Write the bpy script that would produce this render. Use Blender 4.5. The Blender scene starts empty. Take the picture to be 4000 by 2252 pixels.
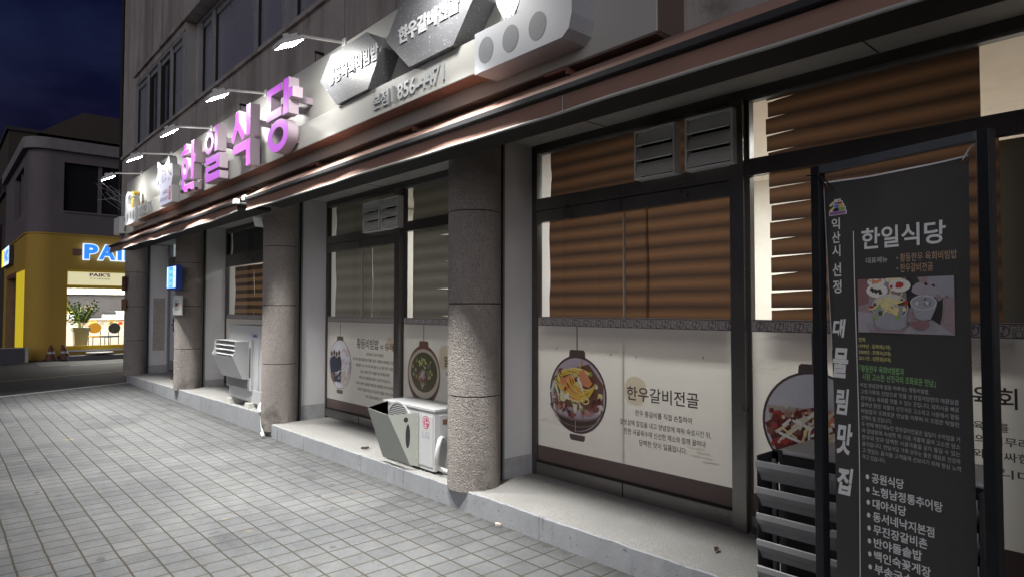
import bpy, math, random
from mathutils import Vector, Euler
SC = bpy.context.scene
R = math.radians
rnd = random.Random(7)

# ------------------------------------------------------------------ camera
cam_d = bpy.data.cameras.new('camera'); cam = bpy.data.objects.new('camera', cam_d)
SC.collection.objects.link(cam); SC.camera = cam
cam_d.sensor_width = 36; cam_d.lens = 36 * 2515.6 / 4000
cam_d.clip_start = 0.02; cam_d.clip_end = 500
cam.location = (0, 0, 1.5)
yaw, pitch, roll = R(41.94), R(1.83), R(-0.078)
fwd = Vector((-math.cos(yaw) * math.cos(pitch), math.sin(yaw) * math.cos(pitch), math.sin(pitch)))
q = fwd.to_track_quat('-Z', 'Y')
cam.rotation_euler = (q @ Euler((0, 0, -roll)).to_quaternion()).to_euler()

# ------------------------------------------------------------------ night sky
W = bpy.data.worlds.new('World'); SC.world = W; W.use_nodes = True
nt = W.node_tree; nt.nodes.clear()
out = nt.nodes.new('ShaderNodeOutputWorld'); bg = nt.nodes.new('ShaderNodeBackground')
sky = nt.nodes.new('ShaderNodeTexSky'); sky.sky_type = 'NISHITA'; sky.sun_disc = False
sky.sun_elevation = R(-1.9); sky.sun_rotation = R(141); sky.air_density = 1.0; sky.dust_density = 0.6; sky.ozone_density = 3.0
tc = nt.nodes.new('ShaderNodeTexCoord'); mp = nt.nodes.new('ShaderNodeMapping'); mp.inputs['Scale'].default_value = (1.0, 1.0, 2.6)
nz = nt.nodes.new('ShaderNodeTexNoise'); nz.inputs['Scale'].default_value = 3.2; nz.inputs['Detail'].default_value = 5; nz.inputs['Roughness'].default_value = .55
cr = nt.nodes.new('ShaderNodeValToRGB'); cr.color_ramp.elements[0].position = .40; cr.color_ramp.elements[0].color = (.50, .49, .92, 1)
cr.color_ramp.elements[1].position = .68; cr.color_ramp.elements[1].color = (1.7, 1.7, 2.0, 1)
mx = nt.nodes.new('ShaderNodeMix'); mx.data_type = 'RGBA'; mx.blend_type = 'MULTIPLY'; mx.inputs[0].default_value = 1
L_ = nt.links.new
L_(tc.outputs['Generated'], mp.inputs[0]); L_(mp.outputs[0], nz.inputs['Vector']); L_(nz.outputs[0], cr.inputs[0])
L_(sky.outputs[0], mx.inputs[6]); L_(cr.outputs[0], mx.inputs[7]); L_(mx.outputs[2], bg.inputs[0])
bg.inputs[1].default_value = 0.15
L_(bg.outputs[0], out.inputs[0])

# added fill to lift shaded walls, very soft, from front right of the shop
sl = bpy.data.lights.new('fill_sun', 'SUN'); sl.energy = 1.25; sl.angle = R(70); sl.color = (1, .95, .97)
so = bpy.data.objects.new('fill_sun', sl); SC.collection.objects.link(so)
so.rotation_euler = Vector((-.62, .75, -.19)).to_track_quat('-Z', 'Y').to_euler()

SC.view_settings.view_transform = 'Standard'; SC.view_settings.look = 'None'
SC.view_settings.exposure = 0; SC.view_settings.gamma = 1
SC.render.engine = 'CYCLES'
SC.cycles.use_denoising = True
SC.cycles.max_bounces = 8; SC.cycles.diffuse_bounces = 5; SC.cycles.glossy_bounces = 4; SC.cycles.transmission_bounces = 6; SC.cycles.transparent_max_bounces = 8
SC.cycles.sample_clamp_indirect = 4; SC.cycles.caustics_reflective = False; SC.cycles.caustics_refractive = False

FLOOD_W = 63; ROOM_W = 120; CAFE_W = 420; FLOOD_TILT = 0; FLOOD_SPREAD = 76

# ------------------------------------------------------------------ materials
def lin(h):
    c = [int(h[i:i+2], 16) / 255 for i in (0, 2, 4)]
    return [x / 12.92 if x <= .04045 else ((x + .055) / 1.055) ** 2.4 for x in c]
def col4(c): 
    c = lin(c) if isinstance(c, str) else c
    return (c[0], c[1], c[2], 1)
class NT:
    def __init__(s, name):
        s.m = bpy.data.materials.new(name); s.m.use_nodes = True; s.t = s.m.node_tree; s.p = s.t.nodes['Principled BSDF']; s.o = s.t.nodes['Material Output']
    def n(s, typ, ins=None, **kw):
        k = s.t.nodes.new('ShaderNode' + typ)
        for a, b in kw.items(): setattr(k, a, b)
        for a, b in (ins or {}).items():
            if hasattr(b, 'is_linked') or isinstance(b, bpy.types.NodeSocket): s.t.links.new(b, k.inputs[a])
            else: k.inputs[a].default_value = b
        return k
    def l(s, a, b): s.t.links.new(a, b)
    def math(s, op, a, b=0.0, c=0.0): return s.n('Math', {0: a, 1: b, 2: c}, operation=op).outputs[0]
    def noise(s, vec, scale, detail=3, rough=.5, dist=0): return s.n('TexNoise', {'Vector': vec, 'Scale': scale, 'Detail': detail, 'Roughness': rough, 'Distortion': dist}).outputs[0]
    def ramp(s, fac, p0, c0, p1, c1):
        k = s.n('ValToRGB', {0: fac}); e = k.color_ramp.elements
        e[0].position = p0; e[0].color = col4(c0); e[1].position = p1; e[1].color = col4(c1); return k.outputs[0]
    def mix(s, fac, a, b, mode='MIX'):
        k = s.n('Mix', None, data_type='RGBA', blend_type=mode)
        for i, v in ((0, fac), (6, a), (7, b)):
            if isinstance(v, bpy.types.NodeSocket): s.l(v, k.inputs[i])
            else: k.inputs[i].default_value = v if i == 0 else col4(v)
        return k.outputs[2]
    def pos(s): return s.n('NewGeometry').outputs['Position']
    def bump(s, h, strength, dist=.01, prev=None):
        k = s.n('Bump', {'Height': h, 'Strength': strength, 'Distance': dist})
        if prev is not None: s.l(prev, k.inputs['Normal'])
        return k.outputs[0]
def mat(name, c, rough=.6, metal=0, var=.12, vs=6, grain=.06, gs=120, bump=0, bs=60, bd=.004, emit=None, es=0, spec=.4, coat=0):
    k = NT(name); p = k.p; c = lin(c) if isinstance(c, str) else c
    P = k.pos()
    base = col4(c)
    if var or grain:
        a = k.noise(P, vs, 5, .6); b = k.noise(P, gs, 2, .5)
        f = k.math('ADD', k.math('MULTIPLY_ADD', a, 2 * var, 1 - var), k.math('MULTIPLY_ADD', b, 2 * grain, -grain))
        cc = k.n('Mix', None, data_type='RGBA', blend_type='MULTIPLY'); cc.inputs[0].default_value = 1; cc.inputs[6].default_value = base
        k.l(f, cc.inputs[7]); k.l(cc.outputs[2], p.inputs['Base Color'])
        k.l(k.math('MULTIPLY_ADD', a, .16, rough - .08), p.inputs['Roughness'])
    else:
        p.inputs['Base Color'].default_value = base; p.inputs['Roughness'].default_value = rough
    p.inputs['Metallic'].default_value = metal; p.inputs['Specular IOR Level'].default_value = spec
    if coat: p.inputs['Coat Weight'].default_value = coat; p.inputs['Coat Roughness'].default_value = .1
    if bump: k.l(k.bump(k.noise(P, bs, 3, .55), bump, bd), p.inputs['Normal'])
    if emit is not None: p.inputs['Emission Color'].default_value = col4(emit); p.inputs['Emission Strength'].default_value = es
    return k.m

# --- pavement of square granite tiles
def pave_mat():
    k = NT('pavement_tiles'); p = k.p; P = k.pos(); sp = k.n('SeparateXYZ', {0: P})
    wob = k.noise(P, 3.0, 2); wv = k.math('MULTIPLY_ADD', wob, .012, -.006)
    sx = k.math('DIVIDE', k.math('ADD', k.math('ADD', sp.outputs[0], 3.905), wv), .151)
    sy = k.math('DIVIDE', k.math('SUBTRACT', k.math('ADD', sp.outputs[1], wv), 1.848), .1625)
    ex = k.math('MULTIPLY', k.math('SUBTRACT', .5, k.math('ABSOLUTE', k.math('SUBTRACT', k.math('FRACT', sx), .5))), .151)
    ey = k.math('MULTIPLY', k.math('SUBTRACT', .5, k.math('ABSOLUTE', k.math('SUBTRACT', k.math('FRACT', sy), .5))), .1625)
    edge = k.noise(P, 90, 2)
    jx = k.n('MapRange', {0: k.math('ADD', ex, k.math('MULTIPLY_ADD', edge, .003, -.0015)), 1: .0045, 2: .0078, 3: 1.0, 4: 0.0}).outputs[0]
    jy = k.n('MapRange', {0: k.math('ADD', ey, k.math('MULTIPLY_ADD', edge, .004, -.002)), 1: .0042, 2: .0068, 3: 1.0, 4: 0.0}).outputs[0]
    fill = k.n('MapRange', {0: k.noise(P, 2.2, 3), 1: .35, 2: .6, 3: .85, 4: 1.0}).outputs[0]
    jx = k.math('MULTIPLY', jx, fill)
    j = k.math('MAXIMUM', jx, jy)
    idv = k.n('CombineXYZ', {0: k.math('FLOOR', sx), 1: k.math('FLOOR', sy), 2: 0.0}).outputs[0]
    wn = k.n('TexWhiteNoise', {'Vector': idv}).outputs['Value']
    g1 = k.noise(P, 260, 2, .7); g2 = k.noise(P, 900, 1); lg = k.noise(P, .9, 4, .6); md = k.noise(P, 7, 4, .6)
    tone = k.math('ADD', k.math('MULTIPLY_ADD', wn, .13, .84), k.math('MULTIPLY_ADD', g1, .9, -.45))
    tone = k.math('ADD', tone, k.math('MULTIPLY_ADD', lg, .7, -.35)); tone = k.math('SUBTRACT', tone, k.math('MULTIPLY', k.math('POWER', wn, 6.0), .28)); tone = k.math('ADD', tone, k.math('MULTIPLY_ADD', k.noise(P, 42, 3, .7), .5, -.25)); tone = k.math('ADD', tone, k.math('MULTIPLY_ADD', md, .6, -.30))
    tint = k.mix(lg, (.110, .116, .127), (.140, .142, .137))
    c = k.mix(1.0, tint, (1, 1, 1), 'MULTIPLY'); mm = k.n('Mix', None, data_type='RGBA', blend_type='MULTIPLY'); mm.inputs[0].default_value = 1; k.l(c, mm.inputs[6]); k.l(tone, mm.inputs[7])
    spots = k.n('MapRange', {0: k.noise(P, 8, 1), 1: .705, 2: .735, 3: 0.0, 4: .7}).outputs[0]
    rust = k.n('MapRange', {0: k.noise(k.n('VectorMath', {0: P, 1: (7.3, 2.1, 0)}, operation='ADD').outputs[0], 2.6, 2), 1: .70, 2: .80, 3: 0.0, 4: .8}).outputs[0]
    c2 = k.mix(spots, mm.outputs[2], (.06, .062, .065))
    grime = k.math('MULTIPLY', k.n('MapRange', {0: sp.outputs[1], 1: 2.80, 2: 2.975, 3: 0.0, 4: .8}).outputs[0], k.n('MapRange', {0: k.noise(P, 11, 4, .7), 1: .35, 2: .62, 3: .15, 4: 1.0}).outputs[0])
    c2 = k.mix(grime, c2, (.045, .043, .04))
    c2 = k.mix(k.n('MapRange', {0: k.noise(P, 1.7, 5, .7), 1: .54, 2: .72, 3: 0.0, 4: .45}).outputs[0], c2, (.075, .078, .08)); c2 = k.mix(rust, c2, (.30, .23, .12))
    c3 = k.mix(k.math('MULTIPLY', j, .97), c2, k.mix(lg, (.03, .027, .024), (.07, .06, .045)))
    k.l(c3, p.inputs['Base Color']); k.l(k.math('MULTIPLY_ADD', md, .2, .72), p.inputs['Roughness']); p.inputs['Specular IOR Level'].default_value = .12
    h = k.math('SUBTRACT', k.math('MULTIPLY', g1, .25), k.math('MULTIPLY', j, 1.0)); h = k.math('ADD', h, k.math('MULTIPLY', wn, .3))
    k.l(k.bump(h, .55, .004), p.inputs['Normal'])
    return k.m
def step_top_mat():
    k = NT('step_exposed_aggregate'); p = k.p; P = k.pos()
    sp1 = k.noise(P, 170, 2, .6); sp2 = k.n('TexVoronoi', {'Vector': P, 'Scale': 75.0}).outputs['Distance']; lg = k.noise(P, 1.6, 5, .65)
    c = k.ramp(sp1, .36, (.16, .16, .157), .60, (.38, .378, .365))
    c = k.mix(k.n('MapRange', {0: sp2, 1: .10, 2: .2, 3: .75, 4: 0.0}).outputs[0], c, (.09, .085, .085))
    c = k.mix(k.n('MapRange', {0: lg, 1: .35, 2: .7, 3: .7, 4: 0.0}).outputs[0], c, (.21, .205, .19))
    k.l(c, p.inputs['Base Color']); p.inputs['Roughness'].default_value = .8; k.l(k.bump(sp1, .4, .004), p.inputs['Normal'])
    return k.m
def step_front_mat(name='step_front_concrete', base=(.28, .29, .305)):
    k = NT(name); p = k.p; P = k.pos()
    mpv = k.n('Mapping', {'Vector': P, 'Scale': (1, 1, .12)}).outputs[0]
    st = k.noise(mpv, 9, 4, .7); lg = k.noise(P, 3, 5, .65); cr = k.n('TexVoronoi', {'Vector': k.n('VectorMath', {0: P, 1: k.n('TexNoise', {'Vector': P, 'Scale': 8.0}).outputs['Color']}, operation='ADD').outputs[0], 'Scale': 2.2}, feature='DISTANCE_TO_EDGE').outputs['Distance']
    c = k.mix(lg, [x * .75 for x in base], [x * 1.25 for x in base])
    c = k.mix(k.n('MapRange', {0: st, 1: .58, 2: .72, 3: 0.0, 4: .6}).outputs[0], c, (.33, .29, .19))
    c = k.mix(k.n('MapRange', {0: k.noise(mpv, 17, 2), 1: .64, 2: .74, 3: 0.0, 4: .55}).outputs[0], c, (.12, .12, .125))
    c = k.mix(k.n('MapRange', {0: cr, 1: 0.0, 2: .012, 3: .6, 4: 0.0}).outputs[0], c, (.10, .10, .10))
    c = k.mix(k.n('MapRange', {0: k.noise(P, 28, 1), 1: .72, 2: .75, 3: 0.0, 4: .6}).outputs[0], c, (.09, .09, .09))
    k.l(c, p.inputs['Base Color']); p.inputs['Roughness'].default_value = .75; k.l(k.bump(k.noise(P, 40, 5), .25, .006), p.inputs['Normal'])
    return k.m
def column_mat():
    k = NT('column_rough_render'); p = k.p; P = k.pos()
    a = k.noise(P, 50, 1.5, .5, 1.8); b = k.noise(P, 150, 2, .6); lg = k.noise(P, 2.2, 4, .6)
    c = k.mix(lg, (.46, .41, .375), (.60, .55, .505)); c = k.mix(k.n('MapRange', {0: a, 1: .36, 2: .55, 3: .38, 4: 0.0}).outputs[0], c, (.22, .185, .17))
    z = k.n('SeparateXYZ', {0: P}).outputs[2]
    gr = k.math('MULTIPLY', k.n('MapRange', {0: z, 1: .1, 2: .5, 3: .8, 4: 0.0}).outputs[0], k.n('MapRange', {0: k.noise(P, 5, 3), 1: .5, 2: .68, 3: 0.0, 4: 1.0}).outputs[0])
    c = k.mix(gr, c, (.06, .055, .05))
    k.l(c, p.inputs['Base Color']); p.inputs['Roughness'].default_value = .85
    k.l(k.bump(k.math('ADD', a, k.math('MULTIPLY', b, .3)), 1.0, .085), p.inputs['Normal'])
    return k.m
def facade_mat():
    k = NT('upper_wall_stained_render'); p = k.p; P = k.pos()
    sc = k.n('Mapping', {'Vector': P, 'Scale': (1, 1, .10)}).outputs[0]
    st = k.noise(sc, 2.6, 5, .65); lg = k.noise(P, 1.3, 6, .7); x = k.n('SeparateXYZ', {0: P}).outputs[0]
    jf = k.math('ABSOLUTE', k.math('SUBTRACT', k.math('FRACT', k.math('DIVIDE', x, .92)), .5))
    c = k.mix(lg, (.23, .208, .20), (.44, .41, .38))
    c = k.mix(k.n('MapRange', {0: st, 1: .46, 2: .68, 3: 0.0, 4: .7}).outputs[0], c, (.13, .118, .108))
    c = k.mix(k.n('MapRange', {0: k.noise(P, 2.1, 6, .75), 1: .58, 2: .75, 3: 0.0, 4: .85}).outputs[0], c, (.09, .08, .07))
    c = k.mix(k.n('MapRange', {0: jf, 1: .494, 2: .497, 3: 0.0, 4: .8}).outputs[0], c, (.05, .045, .04))
    k.l(c, p.inputs['Base Color']); p.inputs['Roughness'].default_value = .85; k.l(k.bump(k.noise(P, 55, 4, .6), .35, .006), p.inputs['Normal'])
    return k.m
def road_mat():
    k = NT('road_asphalt'); p = k.p; P = k.pos(); a = k.noise(P, 110, 2, .7); b = k.noise(P, .7, 4)
    c = k.ramp(a, .3, (.035, .035, .037), .75, (.075, .074, .078)); c = k.mix(k.math('MULTIPLY', b, .6), c, (.05, .05, .055))
    k.l(c, p.inputs['Base Color']); p.inputs['Roughness'].default_value = .75; k.l(k.bump(a, .5, .01), p.inputs['Normal']); return k.m
def granite_mat(name, base, fleck, lo=.60, hi=.66, scale=75, rough=.35, metal=0):
    k = NT(name); p = k.p; P = k.pos(); a = k.noise(k.n('Mapping', {'Vector': P, 'Scale': (1, 1, .6), 'Rotation': (0, R(25), 0)}).outputs[0], scale, 2, .6)
    c = k.mix(k.n('MapRange', {0: a, 1: lo, 2: hi, 3: 0.0, 4: 1.0}).outputs[0], base, fleck)
    k.l(c, p.inputs['Base Color']); p.inputs['Roughness'].default_value = rough; p.inputs['Metallic'].default_value = metal; return k.m
def glass_mat(name='shop_glass', tint=(.92, .95, .94), refl=1.0):
    k = NT(name); t = k.n('BsdfTransparent', {0: col4(tint)}); g = k.n('BsdfGlossy', {'Color': (1, 1, 1, 1), 'Roughness': .03}); f = k.n('LayerWeight', {0: .18}).outputs['Fresnel']
    mxs = k.n('MixShader', {0: k.math('MULTIPLY', f, refl)}); k.l(t.outputs[0], mxs.inputs[1]); k.l(g.outputs[0], mxs.inputs[2]); k.l(mxs.outputs[0], k.o.inputs['Surface']); return k.m
def blind_mat(name, dark, light, trans, period=.155, soft=.12, phase=0.0):
    k = NT(name); P = k.pos(); z = k.n('SeparateXYZ', {0: P}).outputs[2]; w = k.noise(P, .9, 2)
    f = k.math('FRACT', k.math('ADD', k.math('DIVIDE', z, period), k.math('MULTIPLY_ADD', w, .12, phase)))
    tri = k.math('ABSOLUTE', k.math('SUBTRACT', f, .5))
    m = k.n('MapRange', {0: tri, 1: .25 - soft, 2: .25 + soft, 3: 0.0, 4: 1.0}).outputs[0]
    c = k.mix(m, dark, light); lg = k.noise(P, 1.7, 3)
    d = k.n('BsdfDiffuse'); tr = k.n('BsdfTranslucent'); k.l(c, d.inputs[0])
    ct = k.mix(m, [x * .6 for x in dark], light); k.l(ct, tr.inputs[0])
    mxs = k.n('MixShader', {0: trans}); k.l(d.outputs[0], mxs.inputs[1]); k.l(tr.outputs[0], mxs.inputs[2]); k.l(mxs.outputs[0], k.o.inputs['Surface']); return k.m
def trans_film(name, c, t):
    k = NT(name); k.p.inputs['Base Color'].default_value = col4(c); k.p.inputs['Roughness'].default_value = .45; tr = k.n('BsdfTranslucent', {0: col4(c)})
    m = k.n('MixShader', {0: t}); k.l(k.p.outputs[0], m.inputs[1]); k.l(tr.outputs[0], m.inputs[2]); k.l(m.outputs[0], k.o.inputs['Surface']); return k.m
def emit_mat(name, c, s): return mat(name, c, .5, 0, 0, 0, 0, 0, emit=c, es=s)

M = dict(
 pave=pave_mat(), steptop=step_top_mat(), stepfront=step_front_mat(), column=column_mat(), facade=facade_mat(), road=road_mat(),
 groove=mat('joint_groove', (.04, .035, .033), .9), white_paint=mat('jamb_grey_white_paint', (.62, .62, .625), .6, var=.10, vs=3, bump=.12, bs=30),
 skirting=mat('jamb_grey_skirting', (.36, .365, .375), .8, var=.4, vs=14), steel=mat('brushed_steel_frame', (.20, .19, .18), .30, .75, var=.2, vs=4),
 dark_steel=mat('dark_steel_frame', (.10, .092, .088), .35, .6, var=.2, vs=4), black=mat('black_gap', (.012, .012, .012), .8), grey_metal=mat('grey_painted_metal', (.20, .21, .22), .5, .2, var=.25, vs=9),
 soffit=mat('soffit_board', (.36, .35, .33), .8, var=.25, vs=4), beam=mat('beam_rough_concrete', (.33, .30, .265), .9, var=.35, vs=7, bump=.6, bs=45, bd=.01),
 sign=mat('sign_cream_metal', (.40, .40, .372), .42, .0, var=.05, vs=2, grain=.02), signedge=mat('sign_brown_return', (.13, .10, .085), .6),
 granite_dark=granite_mat('plate_dark_granite', (.15, .154, .163), (.60, .61, .62), .655, .70, 120, .42), granite_white=granite_mat('block_white_granite', (.42, .435, .46), (.14, .15, .16), .70, .73, 95, .5),
 disc=mat('disc_mid_grey', (.17, .18, .195), .6), letter_grey=mat('lettering_grey_metal', (.42, .44, .45), .35, .35, var=.05), letter_white=mat('lettering_white', (.62, .63, .64), .4, var=.03),
 letter_side=mat('letter_white_return', (.46, .38, .44), .5, var=.06), grey_plate=mat('figure_grey_plate', (.42, .43, .43), .4, .3),
 fabric=mat('awning_terracotta_fabric', (.25, .148, .116), .8, var=.10, vs=3, grain=.05, gs=600, bump=.15, bs=400, bd=.001), hem=mat('awning_white_hem', (.36, .355, .34), .8),
 rail=mat('awning_dark_rail', (.025, .025, .028), .55, .1), white_plastic=mat('white_plastic', (.62, .63, .61), .45, var=.06), white_metal=mat('unit_white_metal', (.47, .48, .48), .38, var=.08, vs=5),
 cover=mat('cover_pale_green_grey', (.38, .40, .355), .5, var=.10, vs=5), fins=mat('condenser_fins_dark', (.05, .05, .052), .5, .4), concrete=step_front_mat('foot_concrete', (.46, .46, .42)),
 slat=mat('louvre_grey_paint', (.34, .345, .35), .38, .15, var=.10, vs=7), slat_dark=mat('louvre_dark_frame', (.045, .046, .05), .5, .2),
 vent=mat('vent_grey_plastic', (.68, .685, .68), .5, var=.12, vs=9), film=trans_film('film_cream_print', (.66, .64, .60), .36), brown=mat('film_brown_print', (.105, .075, .07), .45, var=.08), bandbg=mat('film_band_ground', (.36, .33, .32), .5),
 bandink=mat('film_band_ink', (.075, .058, .055), .5), ink=mat('film_text_ink', (.07, .055, .05), .5), haze_ink=trans_film('film_pale_ink', (.84, .82, .78), .8), blot=trans_film('film_tan_blot', (.86, .79, .68), .8),
 glass=glass_mat(), glass_dark=glass_mat('upper_window_glass', (.5, .5, .52), 1.0),
 blind=blind_mat('brown_day_night_blind', (.15, .095, .07), (.28, .15, .085), .15, period=.105, soft=.22), blind_taupe=blind_mat('taupe_day_night_blind', (.34, .315, .265), (.42, .39, .33), .11, .14, .25), blind_band=blind_mat('banded_day_night_blind', (.13, .085, .06), (.42, .25, .13), .12, .125, .02, .2),
 room=mat('room_white_wall', (.78, .77, .74), .8), room_floor=mat('room_floor', (.35, .25, .16), .6), greenpanel=mat('dark_green_grey_panel', (.13, .155, .145), .6),
 banner=mat('banner_charcoal_vinyl', (.062, .060, .059), .42, var=.12, vs=3, bump=.1, bs=3, bd=.02), bwhite=mat('banner_white_print', (.74, .75, .74), .5, var=.05), borange=mat('banner_tan_print', (.55, .38, .25), .5), byellow=mat('banner_yellow_print', (.55, .53, .20), .5), bgreen=mat('banner_green_print', (.27, .52, .22), .5), bgrey=mat('banner_grey_print', (.52, .52, .52), .5),
 frame_black=mat('frame_black_metal', (.022, .024, .028), .35, .3), frame_top=mat('frame_blue_grey_metal', (.11, .125, .14), .35, .4),
)
def P_(name, c): return mat('print_' + name, [min(.8, x * 1.12) for x in c], .5, var=.1, vs=30)
for n_, c_ in dict(red=(.42, .05, .045), darkred=(.17, .03, .028), orange=(.62, .24, .12), yellow=(.66, .47, .07), egg=(.70, .62, .28), white=(.68, .67, .62), cream=(.60, .54, .40), green=(.25, .38, .10), dkgreen=(.06, .09, .035), meat=(.22, .09, .075), meatlt=(.36, .20, .17), bowl=(.06, .04, .034), bowllt=(.17, .125, .11), pink=(.48, .36, .37), lilac=(.44, .38, .44), navy=(.022, .026, .045), blue=(.08, .16, .52), purple=(.30, .10, .36), steel=(.30, .31, .34), broth=(.085, .075, .045), clay=(.17, .085, .06), rim=(.42, .37, .31), skin=(.40, .30, .22), greyp=(.30, .30, .33), palegrey=(.50, .50, .52), seal=(.60, .06, .06), samsung=(.05, .07, .40), lg=(.36, .07, .12), bgrose=(.30, .235, .25), bggrey=(.34, .32, .345), bgred=(.24, .13, .135)).items(): M['p_' + n_] = P_(n_, c_)

# ------------------------------------------------------------------ mesh builder
class Fr:
    """local frame: a along u, b along w, c along n"""
    def __init__(s, o, u=(1, 0, 0), w=(0, 0, 1), n=(0, -1, 0)): s.o, s.u, s.w, s.n = Vector(o), Vector(u), Vector(w), Vector(n)
    def __call__(s, a, b, c): return s.o + s.u * a + s.w * b + s.n * c
WORLD = lambda x, y, z: Vector((x, y, z))
def wall_frame(Y): return Fr((0, Y, 0))
class MB:
    cu = ob = None
    def __init__(s, m=None, T=None): s.v, s.f, s.mi, s.sm, s.ml = [], [], [], [], []; s.T = T or WORLD; s.m = m
    def _i(s, m):
        m = m or s.m
        if isinstance(m, str): m = M[m]
        if m not in s.ml: s.ml.append(m)
        return s.ml.index(m)
    def add(s, pts, faces, m=None, smooth=False, T=None):
        T = T or s.T; b = len(s.v); s.v += [T(*p) for p in pts]; i = s._i(m)
        for f in faces: s.f.append([b + k for k in f]); s.mi.append(i); s.sm.append(smooth)
        return s
    def box(s, a0, a1, b0, b1, c0, c1, m=None, bev=0):
        if bev:
            e = bev; A = [(a0 + e, b0), (a1 - e, b0), (a1, b0 + e), (a1, b1 - e), (a1 - e, b1), (a0 + e, b1), (a0, b1 - e), (a0, b0 + e)]
            n = 8; pts = [(a, b, c0) for a, b in A] + [(a, b, c1 - e) for a, b in A] + [((a0 + a1) / 2 + (a - (a0 + a1) / 2) * (1 - 2 * e / max(a1 - a0, 2.1 * e)), (b0 + b1) / 2 + (b - (b0 + b1) / 2) * (1 - 2 * e / max(b1 - b0, 2.1 * e)), c1) for a, b in A]
            F = [list(range(n))[::-1], list(range(2 * n, 3 * n))]
            for k in range(2):
                for i in range(n): j = (i + 1) % n; F.append([k * n + i, k * n + j, (k + 1) * n + j, (k + 1) * n + i])
            return s.add(pts, F, m)
        pts = [(a, b, c) for c in (c0, c1) for a, b in ((a0, b0), (a1, b0), (a1, b1), (a0, b1))]
        return s.add(pts, [(3, 2, 1, 0), (4, 5, 6, 7), (0, 1, 5, 4), (1, 2, 6, 5), (2, 3, 7, 6), (3, 0, 4, 7)], m)
    def flat(s, poly, c=0, m=None): return s.add([(a, b, c) for a, b in poly], [list(range(len(poly)))], m)
    def rect(s, a0, a1, b0, b1, c=0, m=None): return s.flat([(a0, b0), (a1, b0), (a1, b1), (a0, b1)], c, m)
    def prism(s, poly, c0, c1, m=None, side=None, smooth=False):
        n = len(poly)
        if sum(poly[i][0] * poly[(i + 1) % n][1] - poly[(i + 1) % n][0] * poly[i][1] for i in range(n)) < 0: poly = poly[::-1]
        s.add([(a, b, c1) for a, b in poly], [list(range(n))], m)
        s.add([(a, b, c0) for a, b in poly], [list(range(n))[::-1]], side or m)
        return s.add([(a, b, c) for c in (c0, c1) for a, b in poly], [(i, (i + 1) % n, n + (i + 1) % n, n + i) for i in range(n)], side or m, smooth)
    def ell(s, a, b, ra, rb, n=28, t0=0, t1=2 * math.pi): return [(a + ra * math.cos(t0 + (t1 - t0) * i / n), b + rb * math.sin(t0 + (t1 - t0) * i / n)) for i in range(n + (0 if abs(t1 - t0 - 2 * math.pi) < 1e-6 else 1))]
    def disc(s, a, b, ra, rb=None, c=0, m=None, n=24): return s.flat(s.ell(a, b, ra, rb or ra, n), c, m)
    def ring(s, a, b, ra, rb, ta, tb, c0, c1=None, m=None, side=None, n=36, t0=0, t1=2 * math.pi):
        o = s.ell(a, b, ra, rb, n, t0, t1); i_ = s.ell(a, b, ra - ta, rb - tb, n, t0, t1); N = len(o); full = N == n
        rng = range(N if full else N - 1)
        cc = c0 if c1 is None else c1
        s.add([(x, y, cc) for x, y in o + i_], [(k, (k + 1) % N, N + (k + 1) % N, N + k) for k in rng], m)
        if c1 is not None:
            s.add([(x, y, c) for c in (c0, c1) for x, y in o], [(k, (k + 1) % N, N + (k + 1) % N, N + k) for k in rng], side or m, True)
            s.add([(x, y, c) for c in (c0, c1) for x, y in i_], [((k + 1) % N, k, N + k, N + (k + 1) % N) for k in rng], side or m, True)
            s.add([(x, y, c0) for x, y in o + i_], [((k + 1) % N, k, N + k, N + (k + 1) % N) for k in rng], side or m)
        return s
    def stroke(s, pts, w, c=0, m=None):
        L, Rr = [], []
        for i, (a, b) in enumerate(pts):
            p0 = pts[max(i - 1, 0)]; p1 = pts[min(i + 1, len(pts) - 1)]; dx, dy = p1[0] - p0[0], p1[1] - p0[1]; l = math.hypot(dx, dy) or 1
            ww = w[i] if isinstance(w, (list, tuple)) else w
            L.append((a - dy / l * ww / 2, b + dx / l * ww / 2, c)); Rr.append((a + dy / l * ww / 2, b - dx / l * ww / 2, c))
        n = len(pts); return s.add(Rr + L, [(i, i + 1, n + i + 1, n + i) for i in range(n - 1)], m)
    def tube(s, pts, r, m=None, n=8, caps=True):
        pts = [Vector(p) for p in pts]; rings = []; up = Vector((0, 0, 1))
        for i, p in enumerate(pts):
            d = (pts[min(i + 1, len(pts) - 1)] - pts[max(i - 1, 0)]).normalized()
            x = d.cross(up); x = x.normalized() if x.length > 1e-3 else Vector((1, 0, 0)); y = x.cross(d)
            rr = r[i] if isinstance(r, (list, tuple)) else r
            rings += [tuple(p + (x * math.cos(2 * math.pi * k / n) + y * math.sin(2 * math.pi * k / n)) * rr) for k in range(n)]
        N = len(pts); F = [(i * n + k, i * n + (k + 1) % n, (i + 1) * n + (k + 1) % n, (i + 1) * n + k) for i in range(N - 1) for k in range(n)]
        s.add(rings, F, m, True)
        if caps: s.add(rings[:n], [list(range(n))], m); s.add(rings[-n:], [list(range(n))[::-1]], m)
        return s
    def text(s, body, a0, a1, b0, b1, c=0, ext=0, bold=0, m=None, side=None, shear=0, keep=False):
        cu = MB.cu
        if cu is None:
            cu = MB.cu = bpy.data.curves.new('lettering', 'FONT'); MB.ob = bpy.data.objects.new('lettering', cu)
        cu.body = body; cu.offset = bold; cu.extrude = 1 if ext else 0; cu.resolution_u = 4 if not ext else 6; cu.shear = shear
        me = bpy.data.meshes.new_from_object(MB.ob)
        xs = [v.co.x for v in me.vertices]; ys = [v.co.y for v in me.vertices]
        x0, x1, y0, y1 = min(xs), max(xs), min(ys), max(ys)
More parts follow.
